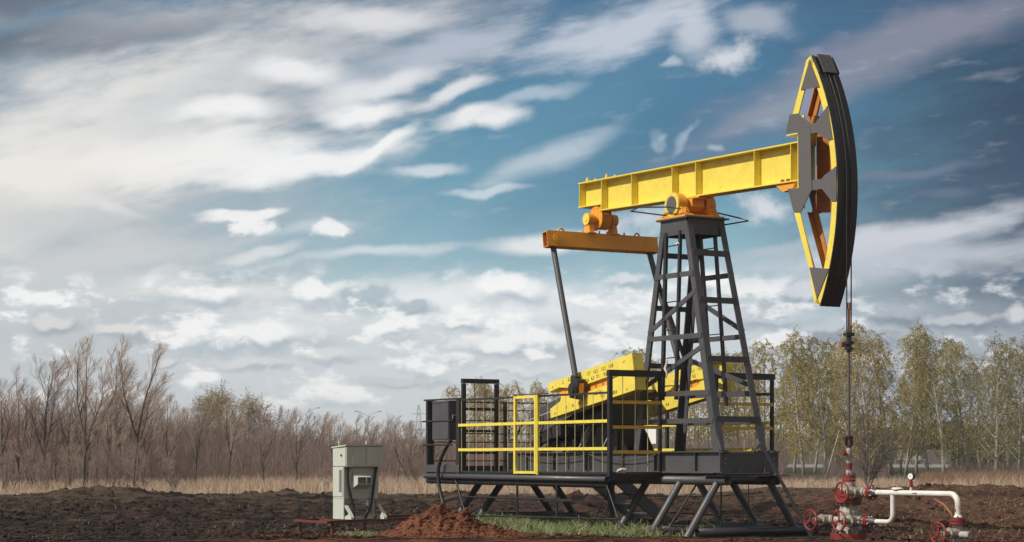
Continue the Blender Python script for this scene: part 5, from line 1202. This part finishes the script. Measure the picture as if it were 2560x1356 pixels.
for (u, v_, du, dz_, lab) in ((845, 34.3, 90, 0.10, 'thin dry stick lying below the bench, pointing right'), (960, 34.6, 36, 0.20, 'forked grey stick under the right part of the bench'), (795, 33.6, -30, 0.10, 'short dark stick stuck in the soil under the bench')):
    x0 = px(u, v_); x1 = px(u + du, v_); z0 = Hs(x0, v_); m = MB()
    m.path([(x0, v_, z0 + 0.0), ((x0 + x1) / 2, v_ + 0.1, z0 + dz_ * 0.7), (x1, v_ + 0.1, z0 + dz_)], [0.012, 0.010, 0.005], 6); m.path([((x0 + x1) / 2, v_ + 0.1, z0 + dz_ * 0.7), ((x0 + x1) / 2 + 0.12, v_, z0 + dz_ * 1.3)], [0.007, 0.003], 6)
    o = m.build('dead_branch', BARK); tag(o, lab, 'stick')
# --- far road, barrier, lamps, pylon
m = MB(); m.add([(30, 330, 0.06), (120, 330, 0.06), (150, 420, 0.35), (34, 420, 0.35)], [(0, 1, 2, 3)])
ASPH = paint('pale_asphalt', (0.22, 0.20, 0.19), (0.17, 0.155, 0.15), 0.9, 0.4, 0.6)
o = m.build('road', ASPH); tag(o, None, None, kind='structure')
BR = world_thing('crash_barrier', (px(2275, 425), 425, 0.4), 'pale steel crash barrier along the far road between the birches', 'barrier')
m = MB((px(2275, 425), 425, 0.4)); m.b2((px(2236, 425), 424.9, 1.2), (px(2314, 425), 425.0, 2.1)); m.build('rail_band', GALV, BR)
for u in (2240, 2258, 2276, 2294, 2310): m = MB((px(2275, 425), 425, 0.4)); m.b2((px(u, 425) - 0.1, 425.05, 0.3), (px(u, 425) + 0.1, 425.2, 2.0)); m.build('post', GALV, BR)
def lamp(u, y, vtop, dirs, lab):
    x = px(u, y); h = height_at(vtop, y); t_ = world_thing('street_lamp', (x, y, 0), lab, 'street lamp'); off = (x, y, 0)
    m = MB(off); m.cone((x, y, -0.2), (x, y, h - 1.0), 0.10, 0.06, 10); m.build('pole', GALV, t_)
    for s in dirs:
        m = MB(off); m.path([(x, y, h - 1.0), (x + s * 0.4, y, h - 0.4), (x + s * 1.4, y, h - 0.1), (x + s * 1.8, y, h + 0.05)], 0.04, 8); m.build('arm', GALV, t_)
        m = MB(off); lump(m, (x + s * 2.0, y, h + 0.05), (0.30, 0.13, 0.075), 2); m.build('lamp_head', GALV, t_)
lamp(765, 340, 1021, (1,), 'single-armed street lamp with its head to the right, above the brush left of the cabinet')
lamp(920, 360, 1030, (1, -1), 'double-armed street lamp above the brush, right of the single-armed one')
x, y = px(1047, 620), 620; h = height_at(1013, y); PY = world_thing('power_pylon', (x, y, 0), 'distant lattice power pylon just left of the platform', 'pylon'); off = (x, y, 0)
m = MB(off)
for sx_ in (-1, 1):
    for sy_ in (-1, 1): m.bar((x + sx_ * 1.7, y + sy_ * 1.7, 0), (x + sx_ * 0.25, y + sy_ * 0.25, h), 0.16, 0.16)
for i in range(9):
    z0, z1 = h * i / 9, h * (i + 1) / 9; w0, w1 = 1.7 - 1.45 * i / 9, 1.7 - 1.45 * (i + 1) / 9
    m.bar((x - w0, y - w0, z0), (x + w1, y - w1, z1), 0.1, 0.1); m.bar((x + w0, y - w0, z0), (x - w1, y - w1, z1), 0.1, 0.1)
m.build('lattice_mast', GALV, PY)
for f, w_ in ((0.58, 2.4), (0.72, 2.9), (0.85, 2.2)): m = MB(off); m.bar((x - w_, y, h * f), (x + w_, y, h * f), 0.22, 0.18); m.build('cross_arm', GALV, PY)
# ================================================================== AIR
hz = bpy.data.materials.new('haze_air'); hz.use_nodes = True; hn = hz.node_tree.nodes; hn.clear()
ho = hn.new('ShaderNodeOutputMaterial'); hv = hn.new('ShaderNodeVolumePrincipled'); hv.inputs['Color'].default_value = (0.86, 0.90, 0.94, 1); hv.inputs['Density'].default_value = 0.00045; hv.inputs['Anisotropy'].default_value = 0.2
hz.node_tree.links.new(hv.outputs[0], ho.inputs['Volume'])
m = MB(); m.b2((-720, -170, -1.4), (720, 810, 21.0)); tag(m.build('haze', hz), None, None, kind='stuff')
# ================================================================== CAMERA, SUN, SKY
cam = bpy.data.cameras.new('camera'); cam.sensor_width = 36; cam.lens = 36 * 5200 / 2560; cam.shift_y = (1150 - 678) / 2560; cam.clip_end = 9000; cam.clip_start = 0.5
co = bpy.data.objects.new('camera', cam); COL.objects.link(co); co.location = (0, 0, 1.27); co.rotation_euler = (R(90), 0, 0); SC.camera = co
SUNH = Vector((-0.90, -0.435, 0)).normalized(); EL = R(43)
sd = (SUNH * math.cos(EL) + Vector((0, 0, math.sin(EL)))).normalized()
sl = bpy.data.lights.new('sun', 'SUN'); sl.energy = 4.2; sl.angle = R(0.55); sl.color = (1.0, 0.95, 0.84)
so = bpy.data.objects.new('sun', sl); COL.objects.link(so); so.location = sd * 60 + Vector((0, 36, 0)); so.rotation_euler = sd.to_track_quat('Z', 'Y').to_euler()

w = bpy.data.worlds.new('World'); SC.world = w; w.use_nodes = True
T = NT(w.node_tree); N = T.N; L = T.L
bg = N['Background']; STR_ = 0.12; bg.inputs['Strength'].default_value = STR_
sky = N.new('ShaderNodeTexSky'); sky.sky_type = 'NISHITA'; sky.sun_disc = False; sky.sun_elevation = EL; sky.sun_rotation = math.atan2(sd.x, sd.y); sky.dust_density = 2.0
tc = N.new('ShaderNodeTexCoord'); d = tc.outputs['Generated']
sx = N.new('ShaderNodeSeparateXYZ'); L.new(d, sx.inputs[0])
dy = T.m('MAXIMUM', T.m('ABSOLUTE', sx.outputs[1]), 0.08)
# directions as slopes, in thousandths of the 5200 scale: U to the right, V up from the horizon, looking along +y
U_ = T.m('MULTIPLY', T.m('DIVIDE', sx.outputs[0], dy), 5.2); V_ = T.m('MULTIPLY', T.m('DIVIDE', sx.outputs[2], dy), 5.2)
cb = N.new('ShaderNodeCombineXYZ'); L.new(U_, cb.inputs[0]); L.new(V_, cb.inputs[1]); C0 = cb.outputs[0]
C255 = lambda *c: tuple(x / STR_ for x in lin(*c))
# base blue by height
rp = N.new('ShaderNodeValToRGB'); L.new(T.m('DIVIDE', V_, 1.4), rp.inputs[0])
stops = [(0.0, (222, 227, 230)), (0.10, (218, 224, 228)), (0.22, (210, 220, 226)), (0.34, (156, 191, 204)), (0.46, (112, 163, 184)), (0.60, (84, 140, 168)), (0.78, (66, 115, 149)), (0.92, (58, 99, 135)), (1.0, (50, 84, 118))]
while len(rp.color_ramp.elements) < len(stops): rp.color_ramp.elements.new(0.5)
for e, (p, c) in zip(rp.color_ramp.elements, stops): e.position = p; e.color = (*lin(*c), 1)
scl = N.new('ShaderNodeVectorMath'); scl.operation = 'SCALE'; L.new(rp.outputs[0], scl.inputs[0]); scl.inputs['Scale'].default_value = 1 / STR_
col = scl.outputs[0]
skym = T.vm('MULTIPLY', sky.outputs[0], (0.9, 0.95, 1.0))
col = T.mix(0.12, col, skym)
def warp(vec, scale, amt, detail=3):
    n_ = T.noise(vec, scale, detail, 0.5, 'Color')
    return T.vm('ADD', vec, T.vm('MULTIPLY', T.vm('SUBTRACT', n_, (0.5, 0.5, 0.5)), (amt, amt, 0.0)))
CS = T.mapping(C0, rot=R(16), scale=(1.0, 0.34, 1))         # stretched along the streaks
WS = warp(C0, 2.6, 0.17, 5); WP = warp(C0, 11, 0.07, 2)
NS = T.noise(T.mapping(C0, rot=R(14), scale=(1.0, 0.25, 1)), 3.4, 5, 0.6); NS2 = T.noise(T.mapping(C0, rot=R(8), scale=(1.0, 0.30, 1)), 7.5, 4, 0.6)
NS = T.m('ADD', T.m('MULTIPLY', NS, 0.6), T.m('MULTIPLY', NS2, 0.4)); NP = T.noise(C0, 14, 6, 0.65)
BLOBS = []
def blob(u, v, ru, rv, ang, c, st=1.0, soft=0.9, k=0.9, kind='s', g=1.9):
    """one cloud bank: direction, half sizes, tilt, colour, opacity, edge softness, raggedness"""
    BLOBS.append((u, v, ru, rv, ang, c, st, soft, k * g, kind))
def lay(G, inp, col, B_):
    u, v, ru, rv, ang, c, st, soft, k, kind = B_
    # a vanishing share of the colour so far keeps the banks evaluated one after another
    ma = G.N.new('ShaderNodeVectorMath'); ma.operation = 'MULTIPLY_ADD'; G.L.new(col, ma.inputs[0]); ma.inputs[1].default_value = (1e-7, 1e-7, 1e-7); G.L.new(inp['WS' if kind == 's' else 'WP'], ma.inputs[2]); vec = ma.outputs[0]
    q = G.mapping(vec, ((u - 1280) / 1000, (1150 - v) / 1000, 0), R(ang), (ru / 1000, rv / 1000, 1))
    ln = G.m('MULTIPLY_ADD', inp['NS' if kind == 's' else 'NP'], -k, G.m('ADD', G.vm('LENGTH', q), k * 0.5))
    f = G.sst(ln, 1.0 + soft * 0.35, 1.0 - soft * 0.65, 0.0, st)
    return G.mix(f, col, C255(*c))
WHT_ = (247, 247, 247); CRM = (240, 238, 234)
# the sky darkens toward the right and the far upper corners
blob(2700, 380, 720, 520, -35, (46, 66, 90), 0.95, 1.5, 0.5)
blob(2560, 620, 520, 300, 0, (66, 86, 112), 0.75, 1.5, 0.5)
blob(1750, 330, 560, 170, 25, (52, 101, 138), 0.55, 1.5, 0.4)
# veil over the horizon and cumulus ranks
blob(1100, 930, 1800, 190, 0, (214, 220, 224), 0.7, 1.5, 0.6)
blob(2350, 960, 560, 110, 0, (138, 150, 167), 0.7, 1.5, 0.6)
# cloud sheet, upper left
blob(150, 520, 760, 560, 18, (190, 195, 199), 0.85, 1.3, 0.8)
blob(480, 210, 900, 250, 16, (168, 174, 182), 0.85, 1.2, 1.2)
blob(180, 360, 620, 200, 22, CRM, 0.85, 1.3, 1.3)
blob(420, 400, 520, 75, 4, WHT_, 0.95, 1.2, 0.8)
blob(100, 460, 420, 110, 8, (238, 234, 228), 0.85, 1.3, 0.9)
blob(760, 410, 260, 42, 12, WHT_, 0.95, 0.9, 0.5)
blob(930, 378, 120, 18, 27, WHT_, 0.95, 0.8, 0.3)
blob(600, 180, 420, 70, 22, (205, 208, 212), 0.7, 1.3, 1.2)
blob(110, 100, 420, 34, 8, (84, 100, 118), 0.85, 1.2, 1.0)
blob(40, 25, 260, 50, 4, (92, 104, 118), 0.75, 1.3, 0.8)
blob(330, 55, 330, 34, 12, (160, 163, 172), 0.6, 1.3, 1.0)
# lens clouds in the middle
blob(960, 35, 170, 38, 2, (222, 222, 226), 0.95, 1.1, 0.5)
blob(980, 165, 320, 70, 14, (158, 172, 188), 0.7, 1.3, 1.2)
blob(760, 172, 150, 36, -2, (240, 240, 241), 0.95, 1.0, 0.5)
blob(1100, 130, 240, 60, 18, (190, 198, 212), 0.7, 1.3, 1.1)
blob(960, 215, 150, 34, 10, (236, 237, 238), 0.85, 1.1, 0.6)
blob(910, 275, 105, 30, -2, WHT_, 0.95, 1.0, 0.4)
blob(560, 268, 140, 28, 2, WHT_, 0.9, 1.1, 0.4)
blob(1130, 250, 100, 18, 20, (235, 236, 239), 0.85, 1.0, 0.6)
blob(1190, 312, 120, 30, 9, (240, 241, 242), 0.95, 0.8, 0.5)
blob(1330, 245, 130, 16, 22, (190, 205, 218), 0.7, 1.2, 0.6)
blob(1070, 425, 90, 13, 2, (214, 224, 230), 0.85, 1.1, 0.5)
blob(1370, 395, 190, 34, 24, (196, 208, 218), 0.8, 1.3, 0.8)
blob(1220, 472, 110, 11, 2, (205, 218, 226), 0.85, 1.0, 0.5)
# left middle strips
blob(150, 560, 300, 60, -14, (200, 204, 207), 0.7, 1.3, 0.9)
blob(240, 520, 150, 17, -16, (226, 226, 225), 0.8, 1.1, 0.4)
blob(605, 549, 100, 16, 6, (246, 246, 246), 0.97, 0.7, 0.8)
blob(630, 565, 66, 22, 3, (246, 246, 246), 0.97, 0.7, 1.6, 'p')
blob(780, 585, 110, 18, 8, (198, 210, 216), 0.8, 1.1, 0.4)
blob(840, 572, 58, 22, 4, (246, 246, 246), 0.95, 0.8, 1.4, 'p')
blob(640, 650, 95, 18, 12, (226, 230, 232), 0.85, 1.0, 0.7)
blob(930, 640, 230, 15, 7, (214, 223, 227), 0.85, 1.1, 0.5)
blob(230, 660, 420, 46, 4, (212, 214, 216), 0.7, 1.3, 1.0)
blob(100, 740, 420, 60, 2, (212, 215, 217), 0.7, 1.3, 0.8)
# upper right veils
blob(1540, 70, 260, 70, 20, (206, 212, 224), 0.85, 1.1, 1.1)
blob(1740, 50, 60, 80, -20, (212, 216, 226), 0.75, 1.1, 0.9)
blob(1900, 35, 110, 40, -18, (190, 196, 208), 0.7, 1.1, 1.0)
blob(2330, 80, 420, 80, 22, (140, 141, 158), 0.85, 1.3, 0.9)
blob(2060, 200, 420, 75, 24, (132, 140, 160), 0.7, 1.3, 1.0)
blob(1960, 250, 160, 40, 22, (150, 160, 176), 0.6, 1.3, 0.8)
blob(2250, 445, 190, 12, 5, (112, 128, 150), 0.8, 1.2, 0.6)
blob(2350, 490, 80, 14, 4, (104, 120, 143), 0.7, 1.2, 0.5)
blob(2480, 205, 90, 10, 12, (120, 126, 146), 0.6, 1.2, 0.6)
blob(2300, 590, 340, 36, 12, (214, 218, 226), 0.9, 1.2, 0.9)
blob(1980, 610, 150, 20, 14, (180, 194, 206), 0.75, 1.2, 0.7)
blob(2250, 660, 480, 60, 4, (204, 210, 219), 0.8, 1.3, 1.0)
# puffs
for u, v, ru, rv, a_, c, st in ((1822, 135, 70, 32, 18, (222, 224, 230), 0.95), (1680, 150, 22, 11, 20, (196, 204, 214), 0.8), (1645, 343, 20, 13, 20, (190, 204, 214), 0.7), (1710, 348, 38, 11, 52, (176, 194, 208), 0.7), (1910, 520, 60, 34, -14, (224, 226, 232), 0.95), (1790, 385, 18, 8, 10, (200, 210, 218), 0.7), (2035, 128, 30, 12, 0, (150, 154, 170), 0.7), (1590, 555, 90, 30, 6, (214, 222, 228), 0.85)):
    blob(u, v, ru * 1.1, rv * 1.1, a_, c, st * 0.92, 1.4, 1.3, 'p')
blob(1410, 600, 200, 30, 4, (236, 238, 240), 0.9, 0.9, 0.5)
# cumulus: grey underside first, bright top above it
def cumulus(u, v, ru, rv, top=(250, 250, 250), base=(168, 184, 195), st=0.95):
    blob(u + ru * 0.1, v + rv * 0.5, ru * 1.0, rv * 0.6, 0, base, st * 0.75, 1.4, 0.9, 'p')
    blob(u - ru * 0.1, v - rv * 0.15, ru * 0.86, rv * 0.62, 2, top, st, 0.8, 1.0, 'p')
blob(1150, 770, 640, 60, 0, (243, 245, 246), 0.85, 1.3, 1.0)
blob(560, 740, 330, 34, 0, (230, 231, 230), 0.8, 1.1, 0.9)
for a_ in ((1275, 720, 105, 50), (1170, 800, 60, 26), (800, 735, 85, 40), (920, 745, 100, 34, (176, 192, 202), (140, 164, 180)), (1030, 760, 60, 28, (180, 194, 203), (138, 160, 176)), (520, 735, 120, 34), (130, 805, 66, 30, (222, 222, 222), (160, 168, 175)), (330, 830, 120, 28, (228, 227, 226), (166, 174, 180)), (640, 835, 180, 50), (1300, 850, 170, 40), (1480, 790, 110, 42, (225, 229, 232), (160, 174, 186)), (1120, 890, 70, 26, (226, 228, 230), (178, 188, 196)),
           (640, 908, 110, 18, (218, 222, 224), (170, 182, 190)), (820, 880, 90, 26, (222, 225, 226), (176, 186, 194)), (1770, 700, 90, 40), (2020, 720, 160, 42, (214, 219, 226), (150, 162, 178)), (2240, 780, 120, 36, (176, 184, 196), (112, 128, 148)), (2420, 800, 120, 26, (196, 200, 208), (122, 134, 152)), (2550, 790, 40, 44, (214, 216, 220), (140, 148, 162)), (1900, 800, 130, 34, (208, 214, 222), (148, 160, 176)), (1000, 950, 150, 18, (206, 211, 214), (176, 186, 193)), (420, 905, 40, 14, (222, 222, 222), (172, 178, 184)), (1580, 700, 60, 24, (220, 226, 230), (170, 184, 194)), (2100, 850, 200, 24, (150, 160, 174), (106, 124, 146)), (1290, 930, 100, 16, (224, 228, 230), (190, 200, 207))):
    cumulus(*a_)
# each part of the sky only has to work out the banks that reach it
def reach(B_, u0, u1, v0, v1):
    u, v, ru, rv, ang, c, st, soft, k, kind = B_
    f = 1.0 + soft * 0.35 + k * 0.22; ca, sa = abs(math.cos(R(ang))), abs(math.sin(R(ang))); pad = 45 if kind == 's' else 25
    hw = f * math.hypot(ru * ca, rv * sa) + pad; hh = f * math.hypot(ru * sa, rv * ca) + pad
    return u + hw > u0 and u - hw < u1 and v + hh > v0 and v - hh < v1
wis = T.m('MULTIPLY', T.sst(NS2, 0.54, 0.78), 0.22)
base_col = col
def cell(u0, u1, v0, v1, low=False):
    gt = bpy.data.node_groups.new('cloud_bank', 'ShaderNodeTree')
    for nm, ty in (('col', 'NodeSocketColor'), ('WS', 'NodeSocketVector'), ('WP', 'NodeSocketVector'), ('NS', 'NodeSocketFloat'), ('NP', 'NodeSocketFloat'), ('C', 'NodeSocketVector')): gt.interface.new_socket(nm, in_out='INPUT', socket_type=ty)
    gt.interface.new_socket('col', in_out='OUTPUT', socket_type='NodeSocketColor')
    G = NT(gt); gi = G.N.new('NodeGroupInput'); go = G.N.new('NodeGroupOutput'); c = gi.outputs['col']
    for B_ in BLOBS:
        if reach(B_, u0, u1, v0, v1): c = lay(G, gi.outputs, c, B_)
    if low:
        # ranks of small cumulus near the horizon: lit tops, grey bases, thinning upward
        p = G.vm('MULTIPLY', gi.outputs['C'], (1.0, 2.0, 1.0)); n0 = G.noise(p, 5.4, 7, 0.56); n1 = G.noise(G.vm('ADD', p, (-0.012, 0.06, 0.0)), 5.4, 4, 0.5)
        sp = G.N.new('ShaderNodeSeparateXYZ'); G.L.new(gi.outputs['C'], sp.inputs[0]); hgt = sp.outputs[1]
        bandf = G.m('MULTIPLY', G.sst(hgt, 0.09, 0.17), G.sst(hgt, 0.52, 0.40))
        cov = G.m('MULTIPLY', G.sst(n0, 0.49, 0.60), bandf); lit = G.sst(G.m('SUBTRACT', n0, n1), -0.11, 0.07)
        dark = G.sst(sp.outputs[0], 0.55, 1.0)
        tone = G.mix(lit, G.mix(dark, C255(184, 197, 205), C255(134, 150, 168)), G.mix(dark, C255(254, 254, 253), C255(228, 231, 237)))
        c = G.mix(G.m('MULTIPLY', cov, 0.88), c, tone)
    G.L.new(c, go.inputs[0])
    gn = N.new('ShaderNodeGroup'); gn.node_tree = gt
    for nm, o_ in (('col', base_col), ('WS', WS), ('WP', WP), ('NS', NS), ('NP', NP), ('C', C0)): L.new(o_, gn.inputs[nm])
    c = T.mix(wis, gn.outputs[0], C255(196, 206, 216))
    b_ = N.new('ShaderNodeBackground'); b_.inputs['Strength'].default_value = STR_; L.new(c, b_.inputs['Color']); return b_.outputs[0]
def pick(f, a, b):
    ms = N.new('ShaderNodeMixShader'); L.new(f, ms.inputs[0]); L.new(a, ms.inputs[1]); L.new(b, ms.inputs[2]); return ms.outputs[0]
US = [-9999, 520, 1000, 1500, 2000, 9999]; VS = [-9999, 330, 610, 9999]
def column(i):
    top = cell(US[i], US[i + 1], VS[0], VS[1]); mid_ = cell(US[i], US[i + 1], VS[1], VS[2]); bot = cell(US[i], US[i + 1], VS[2], VS[3], True)
    return pick(T.m('GREATER_THAN', V_, (1150 - VS[2]) / 1000), bot, pick(T.m('GREATER_THAN', V_, (1150 - VS[1]) / 1000), mid_, top))
shd = column(0)
for i in range(1, 5): shd = pick(T.m('GREATER_THAN', U_, (US[i] - 1280) / 1000), shd, column(i))
# behind and overhead: unseen broken cloud, added warm to tint the shaded faces
rear = T.mix(T.sst(T.noise(d, 2.4, 4, 0.6), 0.42, 0.62), T.vm('MULTIPLY', sky.outputs[0], (0.75, 0.68, 0.62)), C255(192, 180, 168))
L.new(rear, bg.inputs['Color'])
front = T.m('MULTIPLY', T.sst(sx.outputs[1], 0.25, 0.75), T.sst(V_, 2.6, 1.5))
L.new(pick(front, bg.outputs[0], shd), N['World Output'].inputs['Surface'])

SC.view_settings.view_transform = 'Standard'; SC.view_settings.look = 'None'; SC.view_settings.exposure = 0.0; SC.view_settings.gamma = 1.0
SC.cycles.max_bounces = 5; SC.cycles.diffuse_bounces = 3; SC.cycles.glossy_bounces = 2; SC.cycles.transparent_max_bounces = 4
